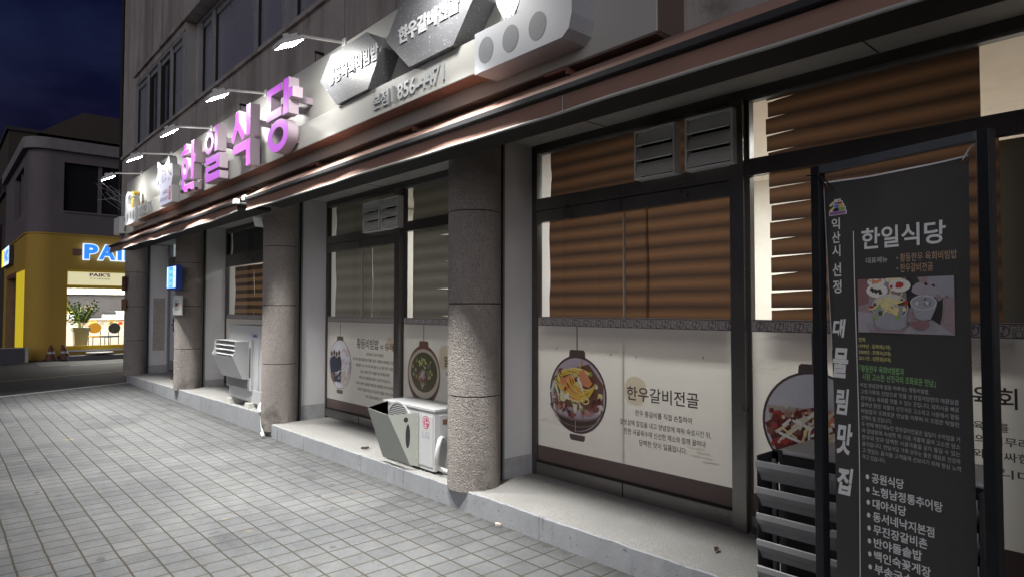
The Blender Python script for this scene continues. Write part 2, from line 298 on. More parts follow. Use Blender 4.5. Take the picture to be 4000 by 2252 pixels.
        fa = (a1 - a0) / (x1 - x0); fb = (b1 - b0) / (y1 - y0)
        if keep: fa = fb
        pts = [(a0 + (v.co.x - x0) * fa, b0 + (v.co.y - y0) * fb, c + (ext if v.co.z > .5 else 0)) for v in me.vertices]
        front = [list(p.vertices) for p in me.polygons if abs(p.normal.z) > .5]; sides = [list(p.vertices) for p in me.polygons if abs(p.normal.z) <= .5]
        s.add(pts, front, m)
        if sides: s.add(pts, sides, side or m)
        bpy.data.meshes.remove(me); return s
    def build(s, name, parent=None, bevel=0, label=None, kind=None):
        root = parent
        while root is not None and root.parent is not None: root = root.parent
        off = root.location if root is not None else Vector((0, 0, 0))
        me = bpy.data.meshes.new(name); me.from_pydata([tuple(v - off) for v in s.v], [], s.f)
        for m in s.ml: me.materials.append(m)
        for p, i, sm in zip(me.polygons, s.mi, s.sm): p.material_index = i; p.use_smooth = sm
        me.update()
        o = bpy.data.objects.new(name, me); SC.collection.objects.link(o)
        if parent is not None: o.parent = parent
        if bevel:
            b = o.modifiers.new('bevel', 'BEVEL'); b.width = bevel; b.segments = 2; b.limit_method = 'ANGLE'; b.angle_limit = R(40)
        if label: o['label'] = label
        if kind: o['kind'] = kind
        return o
def thing(name, label, cat, loc=(0, 0, 0), group=None):
    o = bpy.data.objects.new(name, None); o.empty_display_size = .1; SC.collection.objects.link(o); o.location = loc
    o['label'] = label; o['category'] = cat
    if group: o['group'] = group
    return o
def tag(o, label, cat, group=None):
    o['label'] = label; o['category'] = cat
    if group: o['group'] = group
    return o
def child_copy(o, parent):
    c = o.copy(); SC.collection.objects.link(c); c.parent = parent
    for ch in list(o.children): child_copy(ch, c)
    return c
def dup(root, loc, label):
    r = root.copy(); SC.collection.objects.link(r); r.location = loc; r['label'] = label
    for ch in list(root.children): child_copy(ch, r)
    return r
def lamp(name, parent, loc, size, power, rot=(0, 0, 0), color=(1, 1, 1), spread=180):
    l = bpy.data.lights.new(name, 'AREA'); l.shape = 'RECTANGLE'; l.size, l.size_y = size; l.energy = power; l.color = color; l.spread = R(spread)
    o = bpy.data.objects.new(name, l); SC.collection.objects.link(o); o.parent = parent
    o.location = Vector(loc) - (parent.location if parent else Vector()); o.rotation_euler = rot
    return o

# ------------------------------------------------------------------ ground, road, step
def sheet(name, poly, z, m, kind='structure'):
    b = MB(m); b.add([(x, y, z) for x, y in poly], [list(range(len(poly)))]); return b.build(name, kind=kind)
sheet('ground', [(-160, -120), (120, -120), (120, 160), (-160, 160)], -.012, 'road')
# kerb edge of the pavement runs a little askew of the facade
def edge_x(y): return -14.90 - (y - 2.93) * .46
sheet('pavement', [(edge_x(-9), -9), (14, -9), (14, 2.985), (edge_x(2.985), 2.985)], .0, 'pave')
M['kerb'] = mat('kerb_pale_stone', (.36, .36, .37), .8, var=.2, vs=12)
b = MB('kerb'); w = .10
b.add([(edge_x(y) - d, y, z) for y in (-9, 3.3) for d, z in ((0, -.011), (0, .004), (w, .004), (w, -.011))], [(0, 4, 5, 1), (1, 5, 6, 2), (2, 6, 7, 3)]); b.build('kerb_strip', kind='structure')
M['yellowline'] = mat('road_paint_yellow', (.30, .24, .15), .7, var=.35, vs=9); M['whiteline'] = mat('road_paint_white', (.42, .42, .43), .7, var=.3, vs=9)
def road_line(x0, y0, x1, y1, w, m, z=-.006):
    dx, dy = x1 - x0, y1 - y0; l = math.hypot(dx, dy); nx, ny = -dy / l * w / 2, dx / l * w / 2
    sheet('road_marking', [(x0 + nx, y0 + ny), (x1 + nx, y1 + ny), (x1 - nx, y1 - ny), (x0 - nx, y0 - ny)], z, m)
road_line(-12.8, -9, -17.0, 1.1, .13, 'yellowline'); road_line(-17.0, 1.1, -21.2, 11.5, .13, 'yellowline')
road_line(-20.5, 2.72, -24.0, 11.3, .12, 'whiteline')
M['patch'] = mat('road_pale_patch', (.135, .135, .14), .8, var=.2, vs=7)
sheet('road_patch', [(-20.45, 2.1), (-20.75, 2.75), (-22.5, 2.75), (-22.9, 2.55), (-22.6, 2.15)], -.004, 'patch')
b = MB('patch'); b.add([(x, y, z) for z in (-.011, .12) for x, y in ((-22.95, 2.75), (-22.5, 2.95), (-22.5, 12), (-23.2, 12), (-23.2, 2.75))], [(0, 1, 2, 3, 4)[::-1], (5, 6, 7, 8, 9)] + [(i, (i + 1) % 5, 5 + (i + 1) % 5, 5 + i) for i in range(5)]); b.build('far_pavement', kind='structure')

def step_mesh(x0, x1, ztop0, ztop1, name):
    b = MB('stepfront'); n = max(8, int((x1 - x0) * 14)); top, lip, bot, back = [], [], [], []
    for i in range(n + 1):
        x = x0 + (x1 - x0) * i / n; z = ztop0 + (ztop1 - ztop0) * i / n; j = rnd.uniform(-.004, .004); jz = rnd.uniform(-.003, .003)
        bot.append((x, 2.968 + j * .4, -.02)); lip.append((x, 2.971 + j, z - .007 + jz)); top.append((x, 2.978 + j, z + jz * .4)); back.append((x, 4.3, z + .012))
    b.add(bot + lip + top, [(r * (n + 1) + i, r * (n + 1) + i + 1, (r + 1) * (n + 1) + i + 1, (r + 1) * (n + 1) + i) for r in (0, 1) for i in range(n)], 'stepfront')
    b.add(top + back, [(i, i + 1, n + 1 + i + 1, n + 1 + i) for i in range(n)], 'steptop')
    for q in (0, n): b.add([bot[q], lip[q], top[q], back[q], (back[q][0], 4.3, -.02)], [[0, 1, 2, 3, 4] if q else [4, 3, 2, 1, 0]], 'stepfront')
    return b.build(name, kind='structure')
step_mesh(-7.50, 2.5, .155, .158, 'front_step')
step_mesh(-15.05, -7.66, .155, .250, 'entrance_step')
b = MB('stepfront'); b.box(-7.655, -7.505, 2.99, 4.25, -.02, .10); b.build('step_joint', kind='structure')

# ------------------------------------------------------------------ the restaurant building
B = thing('restaurant_building', 'two-storey stained grey render building with rough round columns and papered shop windows', 'building', (-7, 3.5, 0))
COLX = (-.17, -3.92, -7.68, -11.45, -15.17)
WX0, WX1, WY = -15.25, 2.5, 2.83
w = MB('facade')
w.box(WX0, WX1, WY, 3.05, 2.822, 4.57); w.box(WX0, WX1, WY, 3.05, 6.0, 9.2); w.box(WX0, -14.12, WY, 3.05, 4.57, 6.0); w.box(-1.8, WX1, WY, 3.05, 4.57, 6.0)
w.box(WX0, -15.02, 3.05, 11, 2.822, 9.2); w.box(-15.32, -15.12, 3.36, 11, 0, 2.82); w.box(2.3, WX1, 3.05, 11, 0, 9.2); w.box(WX0 + .2, WX1, 10.8, 11, 0, 9.2)
w.box(-15.02, 2.3, 3.05, 10.8, 9.0, 9.18)
w.box(-15.02, 2.3, 3.4, 3.46, 4.3, 6.2, 'black')
w.build('wall', B)
s = MB('facade'); s.box(WX0 - .02, WX1, WY - .035, 3.1, 4.535, 4.585); s.box(-14.2, -1.7, WY - .03, WY + .0, 5.985, 6.05); s.build('window_ledge', B)
bm = MB('beam'); bm.box(-15.1, 2.3, 2.86, 3.33, 2.80, 2.8195); bm.box(-15.1, 2.3, 3.335, 3.36, 2.83, 2.86, 'black'); bm.build('lintel_beam', B)
sf = MB('soffit'); sf.box(-15.1, 2.3, 3.36, 3.95, 2.845, 2.90)
for x in (-13.2, -9.4, -6.2, -3.05, -1.2): sf.box(x, x + .006, 3.365, 3.66, 2.842, 2.846, 'black')
sf.build('soffit', B)
# upper windows
M['alu'] = mat('old_aluminium_frame', (.30, .30, .31), .5, .25, var=.2, vs=6); M['frost'] = mat('window_frosted_pane', (.21, .21, .255), .28, var=.12, vs=1.2, grain=.02); M['darkpane'] = mat('window_dark_pane', (.018, .018, .022), .12, var=.1)
def upper_window(x0, x1, Y, zt, mulls, dark=()):
    F = wall_frame(Y); f = MB('alu', F); zb = 4.585
    f.box(x0, x1, zb, zb + .05, -.06, .02); f.box(x0, x1, zt - .05, zt, -.06, .024)
    edges = [x0] + list(mulls) + [x1]
    for i, m_ in enumerate(edges):
        wd = .05 if i in (0, len(edges) - 1) else .035
        f.box(m_ - wd, m_ + wd, zb + .05, zt - .05, -.06, .03)
        f.box(m_ + wd, m_ + wd + .012, zb + .05, zt - .05, -.06, -.006, 'black')
    for a, c in zip(edges[:-1], edges[1:]): f.box(a + .06, c - .04, zt - .13, zt - .05, -.05, -.012)
    o = f.build('upper_window', B)
    p = MB('frost', F)
    for i, (a, c) in enumerate(zip(edges[:-1], edges[1:])): p.rect(a + .03, c - .03, zb + .05, zt - .05, -.04, 'darkpane' if i in dark else 'frost')
    p.build('pane', o)
upper_window(-14.1, -10.93, 2.87, 5.86, (-13.21, -12.43, -11.64), (1, 2))
q = MB('alu'); q.box(-10.93, -10.80, 2.85, 3.2, 4.585, 5.86); q.box(-14.1, -10.80, 2.84, 3.2, 5.86, 5.99, 'facade'); q.box(-10.80, -10.62, 3.0, 3.2, 4.585, 5.99, 'facade'); q.build('window_pier', B)
upper_window(-10.60, -7.35, 3.02, 5.98, (-9.97, -8.28))
upper_window(-7.1, -4.3, 3.02, 5.98, (-5.9,)); upper_window(-4.2, -1.85, 3.02, 5.98, (-3.0,))
q = MB('alu'); q.box(-7.35, -7.1, 3.0, 3.2, 4.585, 5.98); q.build('window_pier', B)

# columns
def column(cx):
    c = MB('column'); r = .205; n = 44; cy = 3.13
    zb = {-3.92: .145, -7.68: .06, -11.45: .185, -15.17: .145}.get(cx, .145); segs = [(zb, .843), (.852, 1.536), (1.545, 2.239), (2.248, 2.80)]
    def prof(r): return [(cx + r * math.sin(t), cy - r * math.cos(t)) for t in [R(-130) + R(270) * i / n for i in range(n + 1)]]
    for z0, z1 in segs:
        P = prof(r); N = len(P); rows = 8
        pts = [(x, y, z0 + (z1 - z0) * k / rows) for k in range(rows + 1) for x, y in P]
        c.add(pts, [(k * N + i, k * N + (i + 1) % N, (k + 1) * N + (i + 1) % N, (k + 1) * N + i) for k in range(rows) for i in range(N)], None, True)
        c.add([(x, y, z1) for x, y in P], [list(range(N))]); c.add([(x, y, z0) for x, y in P], [list(range(N))[::-1]])
    P = prof(r - .012); N = len(P); c.add([(x, y, z) for z in (.2, 2.79) for x, y in P], [(i, (i + 1) % N, N + (i + 1) % N, N + i) for i in range(N)], 'groove', True)
    col = c.build('column', B)
    p = MB('white_paint'); xj = cx + .07
    ye = 3.99 if cx > -15 else 3.74; p.box(cx - .19, xj, 3.37, ye, .32, 2.846); p.box(cx - .19, xj + .004, 3.37, ye, .1, .319, 'skirting')
    if cx < -15: p.box(xj + .001, xj + .004, 3.44, 3.66, .62, 1.72, 'peel')
    p.build('pier', B)
    t = MB('grey_metal'); t.box(cx + .05, cx + .082, 3.285, 3.325, .1, 2.82); t.box(cx + .04, cx + .078, 3.325, 3.352, .1, 2.82, 'black'); t.box(cx + .02, cx + .084, 3.352, 3.3695, .1, 2.82); t.build('metal_trim', B)
M['peel'] = mat('peeled_plaster', (.36, .34, .30), .9, var=.35, vs=12, bump=.3, bs=30)
for cx in COLX: column(cx)

# ------------------------------------------------------------------ printed window films
def cshift():
    k = [0.0]
    def nx(): k[0] += .00012; return k[0]
    return nx
def fret_band(b, x0, x1, z0, z1, c):
    b.rect(x0, x1, z0, z1, c, 'bandbg'); h = z1 - z0; zm = z0 + h * .47
    for z, t in ((z1 - .006, .005), (z0 + .004, .004)): b.rect(x0, x1, z - t / 2, z + t / 2, c + .0004, 'bandink')
    n = int((x1 - x0) / .118)
    for i in range(n + 1):
        x = x0 + .02 + .118 * i; r = h * .36
        if x + .03 < x1:
            b.ring(x + .03, zm, r, r, .0045, .0045, c + .0005, m='bandink', n=16); b.stroke([(x + .03 + .3 * r * math.sin(t * math.pi), zm + r * (1 - t)) for t in (0, .25, .5, .75, 1, 1.25, 1.5, 1.75, 2)], .004, c + .0006, 'bandink')
            b.disc(x + .03, zm + r * .5, .005, .005, c + .0007, 'bandink', 6); b.disc(x + .03, zm - r * .5, .005, .005, c + .0007, 'bandink', 6)
        a = x + .066
        if a + .05 < x1:
            for pts in ([(a - .01, zm), (a - .01, zm + r), (a + .018, zm + r), (a + .018, zm + r * .45), (a + .002, zm + r * .45), (a + .002, zm - r * .1)],
                        [(a + .012, zm - r), (a + .012, zm + r * .1), (a + .036, zm + r * .1), (a + .036, zm - r), (a + .012, zm - r)],
                        [(a + .03, zm + r * .45), (a + .03, zm + r), (a + .056, zm + r), (a + .056, zm)], [(a - .006, zm - r * .3), (a + .004, zm - r * .3), (a + .004, zm - r * 1.1)], [(a + .046, zm - r * .2), (a + .056, zm - r * .2), (a + .05, zm - r * 1.1)]):
                b.stroke(pts, .0042, c + .0008, 'bandink')
def lantern(b, cx, cz, ra, rb, c, string_top=1.366, base=True, cap=True, ink='brown'):
    if cap:
        b.rect(cx - .0055, cx + .0055, cz + rb + .02, string_top, c + .0002, 'bandink')
        b.flat([(cx - .085, cz + rb - .025), (cx + .085, cz + rb - .025), (cx + .08, cz + rb + .03), (cx + .066, cz + rb + .042), (cx - .066, cz + rb + .042), (cx - .08, cz + rb + .03)], c + .0003, ink)
    if base: b.flat([(cx - .08, cz - rb - .008), (cx + .08, cz - rb - .008), (cx + .078, cz - rb - .04), (cx + .062, cz - rb - .054), (cx - .062, cz - rb - .054), (cx - .078, cz - rb - .04)], c + .0003, ink)
    b.disc(cx, cz, ra, rb, c + .0006, ink, 40)
def inside(a, bb, cx, cz, ra, rb, k=.93): return ((a - cx) / ra) ** 2 + ((bb - cz) / rb) ** 2 < k * k
def clipell(pts, cx, cz, ra, rb):
    o = []
    for a, bb in pts:
        d = math.sqrt(((a - cx) / ra) ** 2 + ((bb - cz) / rb) ** 2); o.append((a, bb) if d <= 1 else (cx + (a - cx) / d, cz + (bb - cz) / d))
    return o
def blob(rg, x, z, r, n=9, sq=1.0): 
    ph = rg.uniform(0, 6.28); return [(x + r * rg.uniform(.65, 1.15) * math.cos(ph + 6.283 * i / n), z + r * sq * rg.uniform(.65, 1.15) * math.sin(ph + 6.283 * i / n)) for i in range(n)]
def squig(rg, x, z, l, ang, bend, n=9):
    pts = [(x, z)]; a = ang
    for i in range(n): a += bend / n + rg.uniform(-.12, .12); x += l / n * math.cos(a); z += l / n * math.sin(a); pts.append((x, z))
    return pts
def food_hotpot(b, cx, cz, r, c0):
    rg = random.Random(3); nx = cshift(); E = lambda p: clipell(p, cx, cz, r - .012, r - .010); c = lambda: c0 + nx()
    b.disc(cx, cz, r - .013, r - .011, c(), 'p_lilac', 40)
    b.flat(E([(cx - .3, cz + .14), (cx - .1, cz + .18), (cx + .12, cz + .24), (cx + .3, cz + .1), (cx + .3, cz - .12), (cx - .3, cz - .12)]), c(), 'p_clay')
    for i in range(34):
        x, z = cx + rg.uniform(-.24, .24), cz + rg.uniform(-.10, .2)
        if inside(x, z, cx, cz, r, r, .82): b.flat(E(blob(rg, x, z, rg.uniform(.02, .05))), c(), rg.choice(['p_green', 'p_white', 'p_dkgreen', 'p_cream', 'p_egg', 'p_meat', 'p_white']))
    for i in range(16): b.stroke(E(squig(rg, cx - .23 + rg.uniform(-.02, .06), cz - .1 + rg.uniform(0, .2), .12, rg.uniform(-2, -1), rg.uniform(-1, 1))), .012, c(), rg.choice(['p_white', 'p_cream', 'p_green']))
    for i in range(90):
        t = rg.uniform(math.pi * 1.08, math.pi * 1.92); x, z = cx + .24 * math.cos(t) * rg.uniform(.75, 1.1), cz - .005 + .15 * math.sin(t) + rg.uniform(-.02, .03)
        if abs(x - cx - .01) > .03: b.flat(E(blob(rg, x, z, rg.uniform(.010, .022), 7)), c(), rg.choice(['p_meat', 'p_meat', 'p_meatlt', 'p_darkred', 'p_meatlt', 'p_bowl']))
    for i in range(9): b.stroke(squig(rg, cx - .20 + rg.uniform(-.02, .03), cz + .13 + rg.uniform(-.03, .03), .34, -1.3 + rg.uniform(-.2, .2), 2.4 + rg.uniform(-.4, .4), 12), .010, c(), rg.choice(['p_yellow', 'p_egg', 'p_yellow']))
    for i in range(8): b.stroke(squig(rg, cx - .15, cz + .15 + rg.uniform(-.02, .02), .30, .5, -1.1 + rg.uniform(-.3, .3), 9), .011, c(), rg.choice(['p_yellow', 'p_egg']))
    for p, m in (([(.03, .17), (.08, .2), (.17, .1), (.13, .055), (.06, .07)], 'p_orange'), ([(-.17, .1), (-.06, .15), (.0, .13), (-.05, .07), (-.14, .06)], 'p_orange'), ([(-.065, .045), (.07, .06), (.075, -.035), (-.045, -.055)], 'p_orange'), ([(-.13, .03), (-.06, .12), (.01, .13), (-.03, .06), (-.11, .015)], 'p_red'), ([(.06, .08), (.14, .06), (.19, .01), (.13, -.005), (.08, .03)], 'p_darkred'), ([(-.12, -.03), (-.07, .02), (-.06, -.05)], 'p_white')):
        b.flat([(cx + x, cz + z) for x, z in p], c(), m)
    for k in range(3): b.stroke([(cx - .03 + .03 * k, cz + .05), (cx - .02 + .03 * k, cz - .045)], .003, c(), 'p_red')
    b.stroke([(cx + .02, cz + .13), (cx + .05, cz + .09), (cx + .09, cz + .0), (cx + .12, cz - .03)], [.02, .022, .014, .008], c(), 'p_white')
    for i in range(9): b.stroke(squig(rg, cx + .2, cz + .10, .36, -1.9 + rg.uniform(-.15, .15), -2.2 + rg.uniform(-.5, .3), 12), .010, c(), rg.choice(['p_yellow', 'p_egg', 'p_yellow']))
    b.ring(cx + .06, cz - .02, .045, .03, .01, .01, c(), m='p_yellow'); b.ring(cx + .1, cz - .035, .04, .028, .009, .009, c(), m='p_egg')
    b.flat([(cx - .03, cz - .07), (cx + .02, cz - .07), (cx + .015, cz - .12), (cx - .005, cz - .15), (cx - .02, cz - .11)], c(), 'p_cream')
    arc = [(cx + .272 * math.cos(t), cz - .09 + .10 * math.sin(t)) for t in [math.pi * (1 + i / 16) for i in range(17)]]
    lo = [(x, cz - math.sqrt(max(1e-6, (r - .013) ** 2 - (x - cx) ** 2)) * .985) for x, z in arc]; cb = c()
    b.add([(x, z, cb) for x, z in E(arc)] + [(x, min(z, z2), cb) for (x, z), (_, z2) in zip(lo, arc)], [(i, i + 1, 18 + i, 17 + i) for i in range(16)], 'p_bowl')
    b.stroke(E(arc), .014, c(), 'p_bowllt'); b.stroke(E([(x * .85 + cx * .15, z - .05) for x, z in arc[2:-2]]), .008, c(), 'p_bowllt')
    b.flat(E([(cx - .24, cz - .13), (cx - .19, cz - .18), (cx - .15, cz - .22), (cx - .2, cz - .21)]), c(), 'p_pink'); b.stroke(E([(cx + .0, cz - .2), (cx + .0, cz - .285)]), .005, c(), 'p_rim')
def food_raw(b, cx, cz, r, c0):
    rg = random.Random(5); nx = cshift(); E = lambda p: clipell(p, cx, cz, r - .012, r - .010); c = lambda: c0 + nx()
    b.disc(cx, cz, r - .013, r - .011, c(), 'p_palegrey', 40)
    b.flat(E([(cx - .3, cz + .10), (cx + .3, cz + .10), (cx + .3, cz - .3), (cx - .3, cz - .3)]), c(), 'p_rim')
    b.flat(E([(cx - .3, cz - .02), (cx - .18, cz + .05), (cx, cz + .10), (cx + .15, cz + .06), (cx + .3, cz - .02), (cx + .3, cz - .3), (cx - .3, cz - .3)]), c(), 'p_darkred')
    for i in range(170):
        x, z = cx + rg.uniform(-.28, .28), cz + rg.uniform(-.28, .06)
        if inside(x, z, cx, cz, r, r, .9): b.flat(E(blob(rg, x, z, rg.uniform(.010, .03), 7)), c(), rg.choice(['p_darkred', 'p_darkred', 'p_red', 'p_bowl', 'p_meat', 'p_red', 'p_meatlt']))
    for i in range(70):
        x, z = cx + rg.gauss(.03, .09), cz + .05 + rg.uniform(-.04, .04); b.flat(E(blob(rg, x, z, rg.uniform(.006, .014), 6)), c(), rg.choice(['p_meatlt', 'p_cream', 'p_orange', 'p_clay', 'p_skin']))
    b.flat(E(blob(rg, cx + .07, cz + .04, .06, 12)), c(), 'p_orange')
    for i in range(34):
        x = cx + rg.uniform(-.26, .2); z = cz + .03 - abs(x - cx) * .3 + rg.uniform(-.05, .03); b.stroke(E(squig(rg, x, z, rg.uniform(.06, .14), rg.choice([-2.2, -1.9, -.5, .4, .6, -2.6]), .2, 4)), rg.uniform(.010, .018), c(), rg.choice(['p_cream', 'p_egg', 'p_white']))
    for i in range(60):
        x, z = cx + rg.uniform(-.27, .27), cz + rg.uniform(-.25, .0)
        if inside(x, z, cx, cz, r, r, .85): b.flat(blob(rg, x, z, rg.uniform(.003, .007), 5), c(), rg.choice(['p_pink', 'p_meatlt', 'p_white']))
def food_soup(b, cx, cz, r, c0):
    rg = random.Random(9); nx = cshift(); E = lambda p: clipell(p, cx, cz, r - .002, r - .002); c = lambda: c0 + nx()
    b.disc(cx, cz, r, r * 1.05, c(), 'p_clay', 40); b.flat(E([(cx - .29, cz - .08), (cx + .29, cz - .08), (cx + .2, cz - .3), (cx - .2, cz - .3)]), c(), 'p_bowl')
    b.disc(cx, cz + .015, r - .015, r * .86, c(), 'p_rim', 40); b.disc(cx + .005, cz + .03, r - .055, r * .70, c(), 'p_broth', 40)
    for i in range(8): b.flat(blob(rg, cx + rg.uniform(-.1, .12), cz + rg.uniform(-.12, .1), rg.uniform(.03, .06), 7), c(), rg.choice(['p_meat', 'p_bowllt', 'p_meat']))
    for i in range(30): b.flat(blob(rg, cx - .03 + rg.gauss(0, .06), cz + .12 + rg.gauss(0, .03), .014, 6), c(), rg.choice(['p_green', 'p_green', 'p_egg', 'p_dkgreen']))
    for i in range(34):
        a, d = rg.uniform(0, 6.28), rg.uniform(0, .2); x, z = cx + d * math.cos(a), cz + .02 + d * .8 * math.sin(a); b.ring(x, z, .013, .016, .005, .005, c(), m=rg.choice(['p_green', 'p_egg', 'p_white', 'p_cream']), n=9)
    for i in range(8): b.stroke(squig(rg, cx + rg.uniform(-.05, .05), cz + .05, .09, -1.6 + rg.uniform(-.6, .6), .4, 5), .006, c(), 'p_lilac')
def photo_quarry(b, cx, cz, ra, rb, c0):
    rg = random.Random(4); nx = cshift(); E = lambda p: clipell(p, cx, cz, ra - .014, rb - .014); c = lambda: c0 + nx()
    b.disc(cx, cz, ra - .006, rb - .006, c(), 'film', 40); b.disc(cx, cz, ra - .014, rb - .014, c(), 'p_palegrey', 40)
    for i in range(60):
        x, z = cx + rg.uniform(-.05, .27), cz + rg.uniform(-.28, .2)
        if inside(x, z, cx, cz, ra, rb, .85): b.flat(E([(x, z), (x + .09, z + .03), (x + .1, z - .01), (x + .01, z - .05)]), c(), rg.choice(['p_greyp', 'p_palegrey', 'p_lilac', 'p_rim', 'p_pink']))
    for k in range(4):
        x = cx - .2 + .065 * k; h = .10 + .02 * (k % 2); m = 'p_navy'
        b.flat(E([(x - .05, cz - .2), (x - .06, cz + .02), (x - .03, cz + h - .02), (x + .03, cz + h - .02), (x + .06, cz + .0), (x + .05, cz - .22)]), c(), m)
        b.disc(x, cz + h + .015, .020, .030, c(), 'p_clay', 12); b.flat(E(b.ell(x - .004, cz + h + .018, .024, .036, 12, -.3, math.pi + .5)), c(), 'p_bowl')
    b.flat(E([(cx - .22, cz - .12), (cx - .16, cz - .10), (cx - .12, cz - .24), (cx - .2, cz - .2)]), c(), 'p_clay')
    for i in range(12): b.stroke(E(squig(rg, cx - .05 + rg.uniform(-.08, .1), cz - .14 + rg.uniform(-.1, .06), .12, rg.uniform(-.4, .5), .3, 4)), .006, c(), rg.choice(['p_white', 'p_rim', 'p_greyp']))
def waves(b, cx, cz, c, n=3, s=.035):
    for r in range(n):
        for k in range(5 - r % 2):
            x = cx + (k - 2 + .5 * (r % 2)) * s * 1.6; z = cz - r * s * .6
            for q in (1.0, .6): b.ring(x, z, s * q, s * q, .0025, .0025, c, m='haze_ink', n=10, t0=.15, t1=math.pi - .15)
def film_base(b, x0, x1, c=0, top=1.44, ztop=1.366, zbr=.40, zb=.27):
    b.rect(x0, x1, zbr, ztop, c, 'film'); b.rect(x0, x1, zb, zbr, c, 'brown'); fret_band(b, x0, x1, ztop, top, c + .0002)

# ------------------------------------------------------------------ shop windows
GY = 3.70
F = wall_frame(GY)
def rails(f, x0, x1, spec, m='steel'):
    for z0, z1, d in spec: f.box(x0, x1, z0, z1, -.03, d, m)
def shop_bay(x0, x1, split, ml, mr, extra_left=.06):
    f = MB('dark_steel', F)
    f.box(x0 - .06, x0 + .03, .15, 2.845, -.04, .02); f.box(x1, x1 + .06, .15, 2.845, -.04, .02)
    f.box(x0 + .03, x1, 2.785, 2.845, -.04, .03); f.box(x0 + .03, x1, 2.772, 2.785, -.04, .012, 'grey_metal')
    f.box(ml, mr, .15, 2.784, -.04, .055, 'steel'); f.box(mr, mr + .02, .15, 2.784, -.04, .012)
    rails(f, x0 + .03, ml, [(2.303, 2.400, .028), (2.205, 2.297, .024)], 'steel'); f.box(x0 + .03, ml, 2.297, 2.303, -.03, .005, 'black')
    if split: f.box(split - .004, split + .004, 2.206, 2.296, -.02, .026, 'black'); f.box(split - .004, split + .004, .28, 2.2, -.02, .003, 'p_rim')
    rails(f, mr + .02, x1, [(2.31, 2.412, .03)], 'dark_steel')
    f.box(x0 + .03, ml, .168, .268, -.03, .022, 'steel'); f.box(x0 + .03, ml, .268, .28, -.03, .034, 'black')
    if split: f.box(split - .005, split + .005, .17, .267, -.03, .024, 'black')
    f.box(mr + .02, x1, .20, .268, -.03, .022, 'steel'); f.box(mr + .02, x1, .14, .2, -.03, .03, 'dark_steel'); f.box(x0 + .03, ml, .14, .168, -.03, .004, 'black')
    return f.build('shop_window', B)
def panes(par, x0, x1, ml, mr, lo=True):
    g = MB('glass', F)
    g.rect(x0 + .03, ml, 2.40, 2.772, -.012); g.rect(mr, x1, 2.412, 2.772, -.012); g.rect(x0 + .03, ml, .27, 2.205, -.006); g.rect(mr, x1, .27, 2.31, -.006)
    g.build('pane', par)
def blind_sheet(par, a0, a1, z0, z1, m, c=-.09, wedge=None):
    if wedge:      # separate fabric bands whose upper edges dip at one end, so the room shows through in thin wedges
        side, ln, hh, per = wedge; k = MB(m, F); z = z0; i = 0
        while z < z1:
            zt = min(z + per, z1); h_ = hh * rnd.uniform(.5, 1.2); l_ = ln * rnd.uniform(.5, 1.1)
            A = (a0, a0 + l_, a1) if side == 'L' else (a0, a1 - l_, a1); T = (zt - h_, zt + .002, zt + .002) if side == 'L' else (zt + .002, zt + .002, zt - h_)
            j = rnd.uniform(-.012, .004) if side == 'L' else 0
            k.add([(a + (j if q_ == 0 else 0), z, c - .0006 * (i % 2)) for q_, a in enumerate(A)] + [(a + (j if q_ == 0 else 0), t_, c - .0006 * (i % 2)) for q_, (a, t_) in enumerate(zip(A, T))], [(0, 1, 4, 3), (1, 2, 5, 4)]); z += per; i += 1
        return k.build('blind', par)
    k = MB(m, F); n = max(2, int((a1 - a0) / .2)); zz = 10
    pts = [(a0 + (a1 - a0) * i / n + (0 if 0 < i < n else rnd.uniform(-.003, .003)), z0 + (z1 - z0) * j / zz, c + .006 * math.sin(i * 1.7 + j * .9)) for j in range(zz + 1) for i in range(n + 1)]
    k.add(pts, [(j * (n + 1) + i, j * (n + 1) + i + 1, (j + 1) * (n + 1) + i + 1, (j + 1) * (n + 1) + i) for j in range(zz) for i in range(n)], None, True)
    k.box(a0, a1, z0 - .02, z0, c - .01, c + .01, 'slat'); return k.build('blind', par)
# bay beside the banner
x0, x1, sp, ml, mr = -3.82, -.42, -2.914, -2.047, -1.956
w1 = shop_bay(x0, x1, sp, ml, mr); panes(w1, x0, x1, ml, mr)
blind_sheet(w1, x0 + .085, ml - .0, 2.36, 2.80, 'blind'); blind_sheet(w1, x0 + .075, sp + .16, 1.30, 2.28, 'blind', -.085); blind_sheet(w1, sp + .14, ml, 1.30, 2.28, 'blind', -.10)
blind_sheet(w1, mr + .085, -.79, 2.36, 2.80, 'blind', wedge=('L', .28, .012, .105)); blind_sheet(w1, mr + .10, -.72, 1.30, 2.36, 'blind', wedge=('L', .34, .014, .105))
b = MB('film', F); C = .004
film_base(b, x0 + .032, ml - .002, C); film_base(b, mr + .022, x1, C)
b.disc(-2.81, .925, .10, .105, C + .0004, 'blot', 14); waves(b, -2.98, 1.185, C + .0004); waves(b, -3.66, .60, C + .0004, 2, .03)
for k, (px, pz, pl) in enumerate([(-2.33, .60, .13), (-2.27, .575, .10), (-2.29, .55, .16), (-2.22, .525, .12)]): b.rect(px - pl / 2, px + pl / 2, pz - .008, pz + .008, C + .0004 + .0001 * k, 'haze_ink')
for px, pz in ((-3.58, 1.19), (-3.03, 1.17), (-2.80, 1.165), (-2.27, 1.19)): b.flat(b.ell(px, pz, .007, .011, 8), C + .0009, 'p_greyp')
lantern(b, -3.362, .847, .293, .298, C + .0006); food_hotpot(b, -3.362, .847, .29, C + .0014)
b.text('한우갈비전골', -2.885, -2.305, .858, .958, C + .0012, bold=.012, m='ink')
